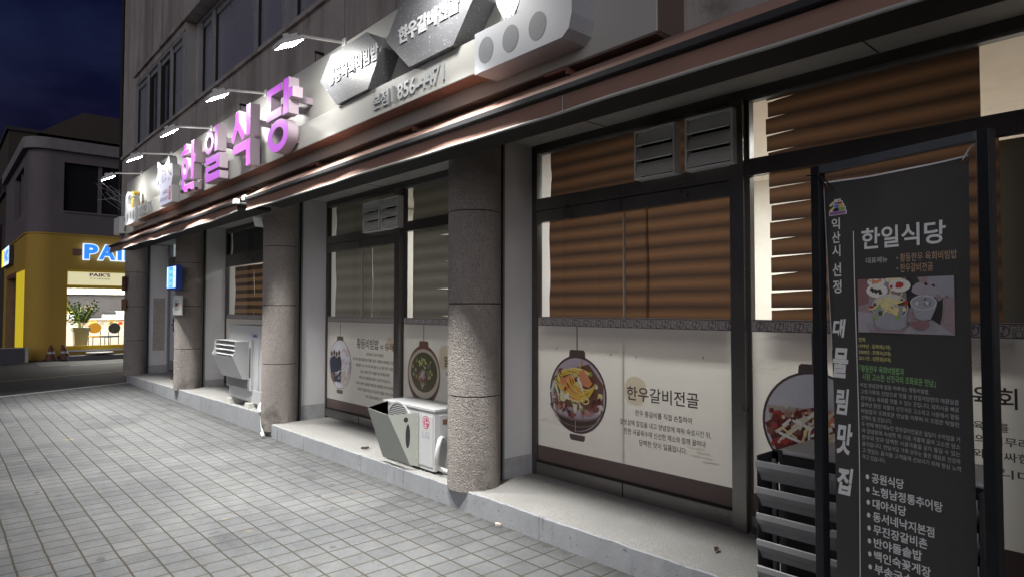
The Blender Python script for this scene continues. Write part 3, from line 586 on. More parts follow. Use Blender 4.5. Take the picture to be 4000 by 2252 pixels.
for t, a, c_, z in (('한우 통갈비를 직접 손질하여', -2.812, -2.358, .774), ('갈빗살에 칼집을 내고 양념장에 재워 숙성시킨 뒤,', -2.948, -2.216, .698), ('진한 사골육수에 신선한 채소와 함께 끓여내', -2.912, -2.26, .637), ('담백한 맛이 일품입니다.', -2.779, -2.395, .572)): b.text(t, a, c_, z - .021, z + .021, C + .0012, bold=.012, m='ink')
lantern(b, -1.575, .85, .300, .300, C + .0006); food_raw(b, -1.575, .85, .297, C + .0014); waves(b, -1.80, 1.16, C + .0004); waves(b, -.85, 1.22, C + .0004)
b.text('한우육회', -1.02, -.655, 1.043, 1.14, C + .0012, bold=.012, m='ink')
for t, a, c_, z in (('신선한 육회를', -.98, -.69, .955), ('양념의 버무려', -.92, -.615, .892), ('배와 알싸한', -.88, -.61, .824), ('입니다', -.80, -.60, .745)): b.text(t, a, c_, z - .021, z + .021, C + .0012, bold=.012, m='ink')
b.build('window_film', w1)
# middle bay
x0, x1, sp, ml, mr = -7.61, -4.2, -6.736, -5.937, -5.84
w2 = shop_bay(x0, x1, sp, ml, mr); panes(w2, x0, x1, ml, mr)
blind_sheet(w2, x0 + .06, ml, 2.36, 2.80, 'blind_taupe'); blind_sheet(w2, x0 + .06, sp + .10, 1.30, 2.28, 'blind_taupe', -.085); blind_sheet(w2, sp + .08, ml, 1.30, 2.28, 'blind_taupe', -.10)
blind_sheet(w2, mr + .045, x1, 2.36, 2.80, 'blind_taupe'); blind_sheet(w2, mr + .045, -4.95, 1.30, 2.36, 'blind_taupe', wedge=('R', .42, .022, .135)); blind_sheet(w2, -4.95, x1, 1.30, 2.36, 'blind_taupe', -.098)
b = MB('film', F); film_base(b, x0 + .032, ml - .002, C, 1.41, 1.342, .392, .27); film_base(b, mr + .022, x1, C, 1.41, 1.342, .392, .27)
lantern(b, -7.241, .828, .284, .298, C + .0006, 1.342); photo_quarry(b, -7.241, .828, .284, .298, C + .0014)
b.disc(-6.08, 1.12, .08, .075, C + .0004, 'blot', 14); b.disc(-5.09, 1.03, .10, .12, C + .0004, 'blot', 14); waves(b, -6.95, 1.12, C + .0004, 2)
b.text('황등비빔밥', -6.825, -6.33, 1.045, 1.16, C + .0012, bold=.012, m='ink'); b.text('의', -6.305, -6.235, 1.05, 1.105, C + .0012, bold=.01, m='ink'); b.text('유래', -6.20, -6.02, 1.045, 1.13, C + .0012, bold=.012, m='ink')
for i, (t, a, c_) in enumerate((('전라북도 익산시 황등은', -6.60, -6.22), ('과거 우시장과 황등석산 개발로 많은 사람들이 왕래했던 곳입니다.', -6.92, -5.945), ('활발했던 당시 우시장 덕에 좋은 소고기를 구하기 쉬웠고,', -6.84, -5.99), ('고된 노동에 지친 석공들의 원기회복을 위해', -6.74, -6.10), ('자연스레 비빔밥에 육회가 오르게 되었습니다.', -6.765, -6.07), ('더욱이 바쁜 석공들을 위해 밥과 양념장을 미리 비벼내었고', -6.84, -5.98), ('이러한 기원을 바탕으로 지금까지 전통을 이어온 것이', -6.80, -6.02), ('바로 황등비빔밥입니다.', -6.61, -6.23))):
    z = .987 - .0685 * i; b.text(t, a, c_, z - .018, z + .018, C + .0012, bold=.012, m='ink')
lantern(b, -5.446, .85, .29, .285, C + .0006, 1.342, base=False, ink='p_clay'); food_soup(b, -5.446, .835, .288, C + .0014)
b.text('맑은선짓국', -5.09, -4.62, .94, 1.045, C + .0012, bold=.012, m='ink'); b.text('깔끔한', -5.07, -4.90, .86, .895, C + .0012, bold=.012, m='ink')
b.build('window_film', w2)
# bay behind the tall outdoor unit
x0, x1, sp, ml, mr = -11.37, -7.96, -10.34, -9.62, -9.53
w3 = shop_bay(x0, x1, None, ml, mr); panes(w3, x0, x1, ml, mr)
blind_sheet(w3, x0 + .0, ml, 2.36, 2.80, 'greenpanel'); blind_sheet(w3, x0 + .17, sp, 1.30, 2.20, 'blind_band', -.085); blind_sheet(w3, sp - .02, ml, 1.30, 2.20, 'blind_band', -.095); blind_sheet(w3, mr + .06, x1, 1.30, 2.80, 'blind_band')
b = MB('film', F); film_base(b, x0 + .032, ml - .002, C, 1.41, 1.335, .39, .27); film_base(b, mr + .022, x1, C, 1.41, 1.335, .39, .27); b.build('window_film', w3)
# entrance bay
M['doorpaint'] = mat('door_pale_blue_grey', (.40, .43, .47), .45, var=.08, vs=3)
f = MB('dark_steel', wall_frame(3.74)); f.box(-15.1, -15.0, .16, 2.845, -.05, .03, 'grey_metal'); f.box(-15.0, -11.6, 2.40, 2.55, -.05, .03); f.box(-13.5, -13.4, .16, 2.4, -.05, .03, 'grey_metal'); f.box(-15.0, -11.6, 2.55, 2.58, -.05, .0); f.box(-14.9, -14.86, 2.58, 2.845, -.05, .02, 'grey_metal')
f.box(-13.4, -11.6, .16, 2.4, -.05, -.02, 'greenpanel')
f.build('door_frame', B)
d = MB('doorpaint', wall_frame(3.74)); d.box(-14.99, -13.52, .42, 2.38, -.04, .0); d.box(-14.99, -13.52, .22, .418, -.04, .003, 'grey_metal'); door = d.build('door', B)
h = MB('frame_black'); h.tube([(-14.50, 3.745, 1.30), (-14.50, 3.68, 1.29), (-14.50, 3.68, 1.05), (-14.50, 3.745, 1.04)], .014); h.build('handle', door); h = MB('frame_black'); h.tube([(-14.78, 3.739, 1.17), (-14.78, 3.72, 1.17)], .02); h.build('lock', door)
M['lit_pane'] = emit_mat('entrance_lit_pane', (.62, .70, .72), .35); g = MB('lit_pane', wall_frame(3.75)); g.rect(-15.0, -11.7, 2.58, 2.84, 0); g.build('transom_pane', B)
# rooms behind the glass
r = MB('room'); r.box(-15, 2.2, 6.8, 6.85, .1, 2.94); r.box(-15, 2.2, 3.9, 6.8, 2.92, 2.95); r.box(-15, 2.2, 3.8, 6.8, .10, .13, 'room_floor'); r.box(-11.6, -11.5, 3.95, 6.8, .13, 2.9); r.box(-7.8, -7.7, 4.05, 6.8, .13, 2.9); r.box(-4.05, -3.95, 4.05, 6.8, .13, 2.9); r.box(2.1, 2.2, 3.9, 6.8, .13, 2.9)
for xa, xb in ((-3.93, 2.1), (-7.68, -4.07), (-11.48, -7.82)): r.box(xa, xb, 4.35, 4.37, .2, 1.1, 'room_floor')
r.box(-.80, .9, 3.93, 3.95, .3, 2.34, 'greenpanel')
r.build('interior_wall', B)
for xc, sx, p in ((-2.2, 2.6, 1.0), (-5.9, 2.4, .38), (-9.6, 2.4, .38)): lamp('room_light', B, (xc, 5.2, 2.86), (sx, .6), ROOM_W * p, color=(1, .975, .93))

# ------------------------------------------------------------------ the long shop sign
S = thing('shop_sign', 'long cream shop sign with glowing violet block letters, dark hexagon plates and phone number', 'sign', (-7.6, 2.6, 2.857))
SX0, SX1 = -13.5, -1.835
F0 = wall_frame(2.6)
b = MB('sign', F0); b.box(SX0, SX1, 2.857, 3.80, -.225, 0, None); b.build('sign_panel', S, .006)
b = MB('signedge', F0); b.box(SX0 + .01, SX1 - .01, 2.848, 2.8565, -.22, -.004); b.box(SX1 + .0015, SX1 + .006, 2.86, 3.80, -.22, -.003); b.build('sign_return', S)
b = MB('sign', F0); b.box(-11.95, -3.04, 2.958, 3.178, .001, .131, None); b.build('lower_band', S, .004)
b = MB('p_clay', F0); b.box(-11.94, -3.05, 2.9555, 2.9578, .003, .128); b.build('band_soffit', S)
LF = wall_frame(2.6)
LC0, LC1 = .155, .25
M['violet'] = mat('letter_violet_face', (.15, .02, .20), .5, var=0, grain=0, emit=(.52, .10, .68), es=.95)
def letter(polys, rings):
    b = MB('violet', LF)
    for p in polys: b.prism(p, LC0, LC1, 'letter_side')
    for a, c, ra, rb, ta, tb in rings: b.ring(a, c, ra, rb, ta, tb, LC0, LC1, 'letter_side', 'letter_side', 40)
    e = .004
    for p in polys:
        ax = sum(x for x, _ in p) / len(p); az = sum(z for _, z in p) / len(p)
        b.flat([(x + (e if x < ax else -e), z + (e if z < az else -e)) for x, z in p], LC1 + .002, 'violet')
    for a, c, ra, rb, ta, tb in rings: b.ring(a, c, ra - e, rb - e, ta - 2 * e, tb - 2 * e, LC1 + .002, m='violet', n=40)
    for x in (min(p[0] for q in polys for p in q) + .12, max(p[0] for q in polys for p in q) - .14): b.box(x - .015, x + .015, 3.02, 3.10, .02, LC0, 'letter_side'); b.box(x - .015, x + .015, 3.4, 3.46, .0, LC0, 'letter_side')
    return b.build('channel_letter', S)
def rc(a0, a1, b0, b1): return [(a0, b0), (a1, b0), (a1, b1), (a0, b1)]
# han
letter([rc(-9.03, -8.68, 3.455, 3.52), rc(-8.92, -8.79, 3.52, 3.585), rc(-8.60, -8.49, 3.11, 3.585), rc(-8.488, -8.425, 3.30, 3.40), [(-8.99, 2.975), (-8.475, 2.975), (-8.475, 3.065), (-8.89, 3.065), (-8.89, 3.155), (-8.99, 3.155)]], [(-8.86, 3.275, .155, .145, .085, .075)])
# il
letter([rc(-7.70, -7.585, 3.285, 3.585), [(-8.02, 3.255), (-7.53, 3.255), (-7.53, 3.085), (-7.92, 3.085), (-7.92, 3.05), (-7.515, 3.05), (-7.515, 2.965), (-8.02, 2.965), (-8.02, 3.145), (-7.63, 3.145), (-7.63, 3.175), (-8.02, 3.175)]], [(-7.895, 3.425, .165, .135, .085, .07)])
# sik
letter([rc(-6.70, -6.585, 3.265, 3.585), [(-7.02, 3.575), (-6.91, 3.575), (-6.91, 3.47), (-6.74, 3.30), (-6.80, 3.235), (-6.955, 3.39), (-7.07, 3.245), (-7.145, 3.30), (-7.02, 3.47)], [(-7.08, 3.135), (-6.69, 3.135), (-6.69, 2.955), (-6.575, 2.955), (-6.575, 3.225), (-7.08, 3.225)]], [])
# dang
letter([rc(-5.76, -5.64, 3.27, 3.60), rc(-5.638, -5.555, 3.40, 3.495), [(-6.15, 3.28), (-5.80, 3.28), (-5.80, 3.36), (-6.05, 3.36), (-6.05, 3.52), (-5.80, 3.52), (-5.80, 3.59), (-6.15, 3.59)]], [(-5.88, 3.105, .245, .152, .115, .075)])
# hexagon plates with raised lettering
def hexplate(poly, txt, rect, c1):
    b = MB('granite_dark', LF); b.prism(poly, .002, c1); o = b.build('hexagon_plate', S, .003)
    t = MB('letter_white', LF); t.text(txt, *rect, c1 + .001, ext=.008, bold=.035, m='letter_white', side='letter_grey'); t.build('raised_lettering', o)
hexplate([(-5.20, 3.452), (-5.0, 3.63), (-4.40, 3.63), (-4.17, 3.445), (-4.37, 3.181), (-4.88, 3.181)], '황등육회비빔밥', (-5.03, -4.21, 3.365, 3.495), .16)
hexplate([(-4.09, 3.455), (-3.88, 3.70), (-3.22, 3.70), (-3.05, 3.425), (-3.27, 3.181), (-3.78, 3.181)], '한우갈비전골', (-3.91, -3.20, 3.372, 3.495), .17)
t = MB('letter_grey', LF); t.text('본점', -4.335, -4.11, 3.005, 3.125, .132, ext=.010, bold=.02); t.box(-4.055, -4.045, 3.005, 3.125, .132, .15); t.text('856-4471', -3.98, -3.405, 3.0, 3.118, .132, ext=.010, bold=.015); t.build('phone_lettering', S)
t = MB('letter_grey', LF); t.text('SINCE 1979', -11.83, -10.98, 2.995, 3.145, .132, ext=.010, bold=.01); t.build('date_lettering', S)
# white granite block with three grey discs, right
def rblock(a0, a1, b0, b1, r=.06): return [(a0, b0), (a1 - r, b0), (a1 - r * .3, b0 + r * .5), (a1, b0 + r * 1.6), (a1, b1 - .03), (a1 - .01, b1), (a0, b1)]
b = MB('granite_white', LF); b.prism(rblock(-3.036, -2.235, 2.921, 3.17, .07), .001, .18); b.prism([(-2.56, 3.17), (-2.235, 3.14), (-2.235, 3.50), (-2.30, 3.60), (-2.42, 3.60), (-2.50, 3.46), (-2.60, 3.30), (-2.66, 3.172)], .001, .179)
o = b.build('stone_block_relief', S, .004)
for cx in (-2.93, -2.711, -2.49): d = MB('disc', LF); d.flat(d.ell(cx, 3.043, .068, .078, 26), .1815); d.build('grey_disc', o)
b = MB('grey_plate', LF); b.prism([(-2.79, 3.175), (-2.725, 3.175), (-2.655, 3.28), (-2.665, 3.52), (-2.73, 3.62), (-2.81, 3.62), (-2.865, 3.5), (-2.865, 3.30)], .01, .15); 
for x in (-2.785, -2.735): b.disc(x, 3.19, .006, .006, .1515, 'black', 8)
b.build('figure_plate', S, .003)
# the same motif at the left end
b = MB('granite_white', LF); b.prism([(-12.72, 2.921), (-11.952, 2.921), (-11.952, 3.17), (-12.72, 3.17)], .001, .17); b.prism([(-12.72, 3.17), (-12.52, 3.17), (-12.54, 3.28), (-12.52, 3.36), (-12.47, 3.42), (-12.49, 3.48), (-12.56, 3.49), (-12.66, 3.46), (-12.73, 3.39)], .001, .165)
o = b.build('stone_block_relief', S, .003); 
for cx in (-12.49, -12.28, -12.08): d = MB('disc', LF); d.flat(d.ell(cx, 3.043, .066, .078, 22), .1715); d.build('grey_disc', o)
M['gold'] = mat('figure_gold', (.52, .36, .07), .4, .3, var=.3, vs=20)
b = MB('gold', LF); b.prism([(-12.32, 3.172), (-12.24, 3.172), (-12.19, 3.25), (-12.19, 3.32), (-12.24, 3.37), (-12.225, 3.40), (-12.20, 3.43), (-12.24, 3.465), (-12.29, 3.465), (-12.33, 3.43), (-12.30, 3.40), (-12.29, 3.37), (-12.36, 3.32), (-12.37, 3.25)], .05, .15); b.build('figure_plate', S)
b = MB('grey_plate', LF); b.box(-12.43, -12.06, 3.362, 3.376, .10, .16); b.box(-12.075, -12.06, 3.175, 3.362, .10, .16); b.build('figure_crossbar', S)
# emblem box
EM = [(-10.318, 3.604), (-10.254, 3.603), (-10.189, 3.576), (-10.111, 3.536), (-10.011, 3.513), (-9.89, 3.509), (-9.797, 3.545), (-9.73, 3.615), (-9.67, 3.571), (-9.648, 3.456), (-9.584, 3.474), (-9.527, 3.458), (-9.502, 3.301), (-9.526, 3.248), (-9.557, 3.184), (-9.521, 2.945), (-10.139, 2.945), (-10.141, 3.202), (-10.217, 3.223), (-10.322, 3.261), (-10.364, 3.32), (-10.319, 3.414), (-10.269, 3.433), (-10.301, 3.545)]
M['emface'] = mat('emblem_lit_face', (.34, .34, .42), .5, var=0, grain=0, emit=(.66, .66, .90), es=.45); M['emdark'] = mat('emblem_dark_print', (.07, .065, .10), .5)
M['emside'] = mat('emblem_return_grey', (.22, .22, .22), .5)
b = MB('emface', LF); b.prism(EM, .135, .232, 'emface', 'emside'); o = b.build('emblem_box', S)
d = MB('emdark', LF)
d.flat([(-10.238, 3.554), (-10.161, 3.528), (-10.06, 3.5), (-9.913, 3.484), (-9.795, 3.506), (-9.703, 3.535), (-9.674, 3.441), (-9.604, 3.42), (-9.558, 3.416), (-9.548, 3.308), (-9.598, 3.303), (-9.693, 3.356), (-9.803, 3.443), (-9.86, 3.408), (-9.981, 3.409), (-10.131, 3.448), (-10.188, 3.486)], .2335)
d.flat([(-10.30, 3.328), (-10.211, 3.321), (-10.207, 3.258), (-10.258, 3.262)], .2335)
for i, (x, m) in enumerate(((-10.13, 'p_steel'), (-10.085, 'p_green'), (-10.03, 'p_blue'), (-9.97, 'p_lilac'), (-9.90, 'p_seal'), (-9.86, 'p_navy'))): d.rect(x, x + .018, 3.285 + .012 * i, 3.40, .2336 + .0001 * i, m)
for x, z in ((-10.12, 3.24), (-10.02, 3.275), (-9.93, 3.275), (-9.85, 3.295), (-9.68, 3.27)): d.ring(x, z, .038, .024, .012, .008, .2342, m='emdark', n=14, t0=-1.5, t1=3.6)
d.text('HANIL', -9.99, -9.715, 3.09, 3.148, .2340, bold=.0); d.text('RESTAURANT', -10.106, -9.708, 2.997, 3.052, .2340)
d.rect(-9.682, -9.572, 2.985, 3.168, .2338, 'p_seal'); d.text('한일', -9.67, -9.585, 3.085, 3.155, .2346, m='emface'); d.text('식당', -9.67, -9.585, 2.998, 3.068, .2346, m='emface')
d.build('emblem_print', o)
for x in (-11.4, -10.2, -9.0, -7.4, -5.75, -4.15, -2.6): b = MB('p_clay'); b.box(x, x + .16, 2.585, 2.62, 2.828, 2.845); b.box(x + .15, x + .17, 2.60, 2.82, 2.81, 2.8455); b.build('sign_bracket', S)

# ------------------------------------------------------------------ floodlights on arms above the sign
M['lens'] = emit_mat('floodlight_lens', (1.0, .98, .94), 150)
FG = 'floodlights on arms along the top of the shop sign'
def floodlight(x, label, tilt=27, yawz=0, z=3.80):
    t = thing('floodlight', label, 'floodlight', (x, 2.59, z), FG)
    a = MB('white_plastic'); a.tube([(x, 2.63, z), (x, 2.21, z - .055)], .013); a.tube([(x, 2.21, z - .055), (x, 2.17, z - .095)], .011); a.box(x - .03, x + .03, 2.585, 2.60, z - .04, z + .03); a.build('arm', t)
    cy, cz = 2.10, z - .145; ct, st = math.cos(R(tilt)), math.sin(R(tilt))
    H = Fr((x, cy, cz), (1, 0, 0), (0, ct, st), (0, -st, ct))
    h = MB('white_plastic', H); h.box(-.10, .10, -.105, .105, -.014, .022, None, .012)
    for k in range(5): h.box(-.09 + .04 * k, -.082 + .04 * k, -.07, .06, .022, .036)
    h.tube([H(-.09, .02, .03) , H(-.09, .02, .065), H(.09, .02, .065), H(.09, .02, .03)], .008) if False else None
    h.box(-.02, .02, .03, .10, .022, .06); h.box(-.012, .012, -.02, .03, .022, .075); hd = h.build('lamp_head', t, .003)
    l = MB('lens', H); l.rect(-.085, .085, -.09, .09, -.0155); l.build('lens', hd)
    p = Vector((x, 1.985, z - .215))
    lamp('flood_light', t, p, (.18, .13), FLOOD_W, (R(FLOOD_TILT), 0, 0), (1, .985, .95), FLOOD_SPREAD)
    return t
floodlight(-12.33, 'white floodlight at the far left end, above the relief and date lettering', 27)
floodlight(-10.48, 'white floodlight just left of and above the lit emblem box')
floodlight(-8.63, 'white floodlight above the first violet letter, its lens facing the viewer', 34)
floodlight(-6.83, 'white floodlight above the gap between second and third violet letters')
floodlight(-5.06, 'white floodlight above the smaller, left dark hexagon plate')
floodlight(-3.23, 'white floodlight above the larger, right dark hexagon plate')

# ------------------------------------------------------------------ awnings
def awning(x0, x1, label, lift_r=0.0, wav=.004):
    t = thing('awning', label, 'awning', ((x0 + x1) / 2, 2.6, 2.7), 'terracotta awnings under the shop sign')
    n = int((x1 - x0) / .07); ph = rnd.uniform(0, 6)
    def wv(x, k=1): return wav * (math.sin(x * 2.1 * k + ph) + .6 * math.sin(x * 5.3 * k + 1.3 * ph) + .4 * math.sin(x * 11 * k))
    f = MB('fabric'); rows = ((2.43, 2.672, 0), (2.52, 2.737, .6), (2.60, 2.79, .5), (2.68, 2.843, 0))
    pts = [(x0 + (x1 - x0) * i / n, y, z + k * wv(x0 + (x1 - x0) * i / n) * 1.5) for y, z, k in rows for i in range(n + 1)]
    f.add(pts, [(r * (n + 1) + i, r * (n + 1) + i + 1, (r + 1) * (n + 1) + i + 1, (r + 1) * (n + 1) + i) for r in range(3) for i in range(n)], None, True); f.build('canopy', t)
    r = MB('rail'); r.box(x0, x1, 2.41, 2.475, 2.635, 2.669); r.box(x0, x1, 2.462, 2.475, 2.60, 2.634, 'black'); r.build('front_rail', t, .004)
    bx = MB('black'); bx.box(x0 + .02, x1 - .02, 2.47, 2.82, 2.60, 2.645); bx.build('cassette', t)
    v = MB('fabric'); vr = ((2.628, 0), (2.603, .3), (2.573, .8), (2.541, 1.0))
    def lift(x): return lift_r * max(0, (x - (x1 - .9)) / .9) ** 2
    pts = [(x0 + (x1 - x0) * i / n, 2.443 + k * 2.2 * wv(x0 + (x1 - x0) * i / n, .9), z + k * .5 * wv(x0 + (x1 - x0) * i / n, .5) + lift(x0 + (x1 - x0) * i / n) * (.25 + .5 * (1 - k))) for z, k in vr for i in range(n + 1)]
    v.add(pts, [(r_ * (n + 1) + i, r_ * (n + 1) + i + 1, (r_ + 1) * (n + 1) + i + 1, (r_ + 1) * (n + 1) + i) for r_ in range(3) for i in range(n)], None, True)
    for xs in [x0 + 2.3 * k for k in range(1, int((x1 - x0) / 2.3) + 1)]:
        if xs < x1 - .2: v.box(xs, xs + .006, 2.4365, 2.4385, 2.535, 2.62, 'hem')
    va = v.build('valance', t)
    h = MB('hem'); P0 = pts[-(n + 1):]; h.tube([(x, y - .002, z - .003) for x, y, z in P0], .0085, None, 6); h.build('hem', va)
    for x in (x0, x1): e = MB('white_plastic'); e.box(x - .03, x + .03, 2.40, 2.46, 2.635, 2.69); e.box(x - .012, x + .012, 2.45, 2.8, 2.64, 2.66, 'grey_metal'); e.build('end_bracket', t, .006)
    return t
awning(-13.98, -7.20, 'shorter left terracotta awning ending at a white bracket, its valance wavy', .10, .006)
awning(-6.92, 1.6, 'longer right terracotta awning with straight white hem, running past the banner', 0, .0025)

# ------------------------------------------------------------------ things on the facade
t = thing('security_camera', 'white security camera under the awning beside the second column from the right', 'camera', (-7.95, 2.95, 2.80))
b = MB('white_plastic'); b.box(-8.02, -7.72, 2.90, 3.05, 2.755, 2.795); b.tube([(-7.86, 2.97, 2.757), (-7.86, 2.97, 2.67)], .025); b.build('mount', t, .004)
H = Fr((-7.92, 2.93, 2.61), (.86, -.4, .32), (-.28, 0, .96), (-.4, -.9, .1)); c = MB('white_plastic', H); c.box(-.16, .12, -.055, .055, -.055, .055, None, .012); cb = c.build('camera_body', t, .004)
c = MB('black', H); c.box(-.163, -.16, -.04, .04, -.04, .04); c.build('lens_window', cb)

VG = 'louvred exhaust vents in the transoms'
def vent(x0, x1, z0, z1, label):
    t = thing('exhaust_vent', label, 'vent', ((x0 + x1) / 2, 3.68, z0), VG); Fv = wall_frame(3.70)
    f = MB('vent', Fv); f.box(x0, x0 + .014, z0, z1, .03, .105); f.box(x1 - .014, x1, z0, z1, .03, .105); f.box(x0 + .014, x1 - .014, z0, z0 + .012, .03, .105); f.box(x0 + .014, x1 - .014, z1 - .012, z1, .03, .105); f.box(x0 + .014, x1 - .014, z0 + .012, z1 - .012, .032, .045, 'black'); f.build('vent_frame', t)
    h = (z1 - z0 - .024) / 3
    for k in range(3):
        za = z0 + .012 + h * k; s = MB('vent', Fv)
        s.add([(x, za + dz, c) for x in (x0 + .018, x1 - .018) for dz, c in ((.010, .118), (.014, .112), (h - .026, .092), (h - .022, .086), (h - .004, .080), (h - .006, .070), (.006, .108))], [[0, 1, 2, 3, 4, 5, 6], [13, 12, 11, 10, 9, 8, 7]] + [(i, (i + 1) % 7, 7 + (i + 1) % 7, 7 + i) for i in range(7)])
        s.build('slat', t)
vent(-2.735, -2.41, 2.39, 2.73, 'left grey louvred vent of the pair in the window nearest the banner')
vent(-2.33, -1.995, 2.39, 2.73, 'right grey louvred vent of the pair, beside the mullion nearest the banner')
vent(-6.535, -6.175, 2.355, 2.69, 'left small vent of the pair above the window with the lantern text')
vent(-6.13, -5.80, 2.355, 2.69, 'right small vent of the pair, overlapping the mullion of the middle window')

t = thing('lightbox_sign', 'small blue and white lit box sign on the column right of the entrance', 'sign', (-11.4, 2.93, 1.83)); Fb = wall_frame(2.85)
M['boxblue'] = mat('lightbox_blue_case', (.03, .07, .33), .4); M['litblue'] = emit_mat('lightbox_blue_face', (.08, .30, .95), 1.6); M['litwhite'] = emit_mat('lightbox_white_face', (.55, .72, 1.0), 1.7); M['litpale'] = emit_mat('lightbox_pale_face', (.22, .48, 1.0), 1.5)
b = MB('boxblue', Fb); b.box(-11.66, -11.12, 1.80, 2.19, -.09, .0); b.build('case', t, .004)
b = MB('litpale', Fb); b.rect(-11.65, -11.14, 1.83, 2.175, .003); b.rect(-11.50, -11.30, 1.845, 2.165, .0035, 'litblue'); b.rect(-11.29, -11.15, 1.84, 2.17, .0036, 'litwhite'); b.rect(-11.645, -11.60, 1.84, 2.17, .0037, 'litwhite')
for z in (1.90, 1.99, 2.09): b.disc(-11.42, z, .075, .03, .004 + (z - 1.8) * .0005, 'litpale', 14); b.disc(-11.22, z + .02, .05, .02, .0045 + (z - 1.8) * .0005, 'litpale', 12)
b.build('lit_face', t)
t = thing('notice_board', 'white framed notice with black pictogram hanging under the blue box sign', 'notice', (-11.26, 2.925, 1.40)); Fb = wall_frame(2.915)
b = MB('white_plastic', Fb); b.box(-11.49, -11.03, 1.40, 1.71, -.012, .012); b.build('board', t, .003)
b = MB('frame_black', Fb); b.flat([(-11.36, 1.60), (-11.31, 1.60), (-11.26, 1.585), (-11.18, 1.605), (-11.17, 1.59), (-11.25, 1.565), (-11.25, 1.53), (-11.28, 1.53), (-11.30, 1.56), (-11.34, 1.53), (-11.37, 1.53), (-11.34, 1.575)], .0128); b.disc(-11.30, 1.63, .022, .016, .0129); b.rect(-11.22, -11.16, 1.53, 1.575, .0130, 'p_orange')
for k in range(2): b.rect(-11.37, -11.17, 1.495 - .016 * k, 1.506 - .016 * k, .0131, 'p_greyp')
b.rect(-11.47, -11.37, 1.685, 1.695, .0131, 'p_greyp'); b.rect(-11.20, -11.08, 1.685, 1.695, .0131, 'p_greyp')
b.build('notice_print', t)
for (z0, z1, lab, c) in ((1.86, 2.16, 'upper dark red plaque on the left face of the corner column', (.09, .025, .022)), (1.47, 1.70, 'lower orange-brown plaque on the left face of the corner column', (.26, .11, .06))):
    b = MB(mat('plaque_paint', c, .5, var=.25, vs=20)); b.box(-15.36, -15.02, 2.905, 2.92, z0, z1); b.box(-15.32, -15.06, 2.90, 2.9049, z0 + .05, z0 + .09, 'p_clay'); b.box(-15.28, -15.1, 2.90, 2.9049, z0 + .13, z0 + .16, 'p_bowllt')
    tag(b.build('wall_plaque', None, .003), lab, 'plaque', 'plaques on the corner column')
b = MB('white_plastic'); b.box(-15.25, -14.72, 2.72, 2.829, 3.0, 3.33); b.box(-15.15, -14.85, 2.714, 2.7195, 3.05, 3.07, 'vent'); b.box(-15.1, -14.95, 2.712, 2.7195, 3.26, 3.29, 'letter_white'); tag(b.build('meter_box', None, .008), 'pale weathered meter box on the wall below the left end of the sign', 'meter box')
b = MB('black'); b.tube([(-15.17, 2.80, 9.0), (-15.17, 2.80, 3.36)], .03); b.tube([(-14.7, 2.80, 3.3), (-14.65, 2.81, 3.12), (-14.78, 2.81, 2.98), (-14.9, 2.8, 2.9)], .008); tag(b.build('drainpipe', None), 'thin dark drainpipe down the left corner of the restaurant building', 'pipe')
b = MB('p_greyp'); rg = random.Random(2); base = Vector((-13.45, 2.55, 3.62))
for k in range(14):
    p = base + Vector((rg.uniform(-.1, .1), -rg.uniform(0, .45), rg.uniform(-.22, .12))); q_ = base + Vector((rg.uniform(-.05, .05), rg.uniform(-.05, .05), rg.uniform(-.5, .0))); m_ = (p + q_) / 2 + Vector((rg.uniform(-.05, .05),) * 3); b.tube([p, m_, q_], .0016, None, 4)
b.tube([(-12.36, 1.96, 3.62), (-12.9, 2.3, 3.5), (-13.48, 2.62, 3.30)], .0022, None, 4)
tag(b.build('wire_tangle', None), 'tangle of pale wires hanging below the leftmost floodlight', 'wires')
for x, z, l in ((-8.05, 4.0, 'left'), (-5.95, 4.02, 'right')):
    b = MB('black'); b.tube([(x, 2.829, z), (x, 2.74, z)], .014, None, 6); b.tube([(x, 2.745, z), (x - .01, 2.75, z - .1), (x - .04, 2.78, z - .22)], .004, None, 4); tag(b.build('wall_hook', None), '%s dark hook with a loose wire on the wall above the violet letters' % l, 'hook', 'wall hooks above the sign')

# ------------------------------------------------------------------ outdoor air-conditioning units
def screw(b, a, z, c): b.disc(a, z, .006, .006, c, 'grey_metal', 8)
# low unit with deflector
FY = 3.06; t = thing('outdoor_unit', 'low white outdoor unit with pale deflector plate, beside the middle column', 'outdoor unit', (-4.72, 3.2, .16)); Fu = wall_frame(FY)
X0, X1, Z0, Z1 = -5.14, -4.345, .178, .682
b = MB('white_metal', Fu); b.box(X0, X1, Z0, Z1 - .012, -.29, 0); b.box(X0 - .008, X1 + .008, Z1 - .02, Z1, -.298, .008)
b.box(X1 - .235, X1 - .02, Z0 + .03, Z1 - .06, .001, .006)
b.box(X1 + .001, X1 + .012, Z0 + .27, Z1 - .05, -.20, -.04); b.box(X1 + .0125, X1 + .016, Z1 - .125, Z1 - .085, -.17, -.07, 'p_clay')
for a in (X0 + .05, X1 - .12): b.box(a, a + .08, .155, Z0, -.27, -.01, 'slat_dark')
screw(b, X1 - .01, Z1 - .05, .002); b.build('body', t, .007)
b = MB('fins', Fu); cx, cz = -4.88, .49; b.disc(cx, cz, .19, .19, .002, None, 36)
b.ring(cx, cz, .205, .205, .016, .016, .001, .014, 'white_metal')
for k in range(23): 
    z = cz - .18 + .0164 * k; hw = math.sqrt(max(.0, .19 ** 2 - (z - cz) ** 2)); b.box(cx - hw, cx + hw, z, z + .005, .006, .012, 'white_metal')
b.build('fan_grille', t)
b = MB('cover', Fu)
A0, A1 = -5.045, -4.575; zt, zb_ = .632, .196
mid = -4.70; o0, o1 = .22, .065
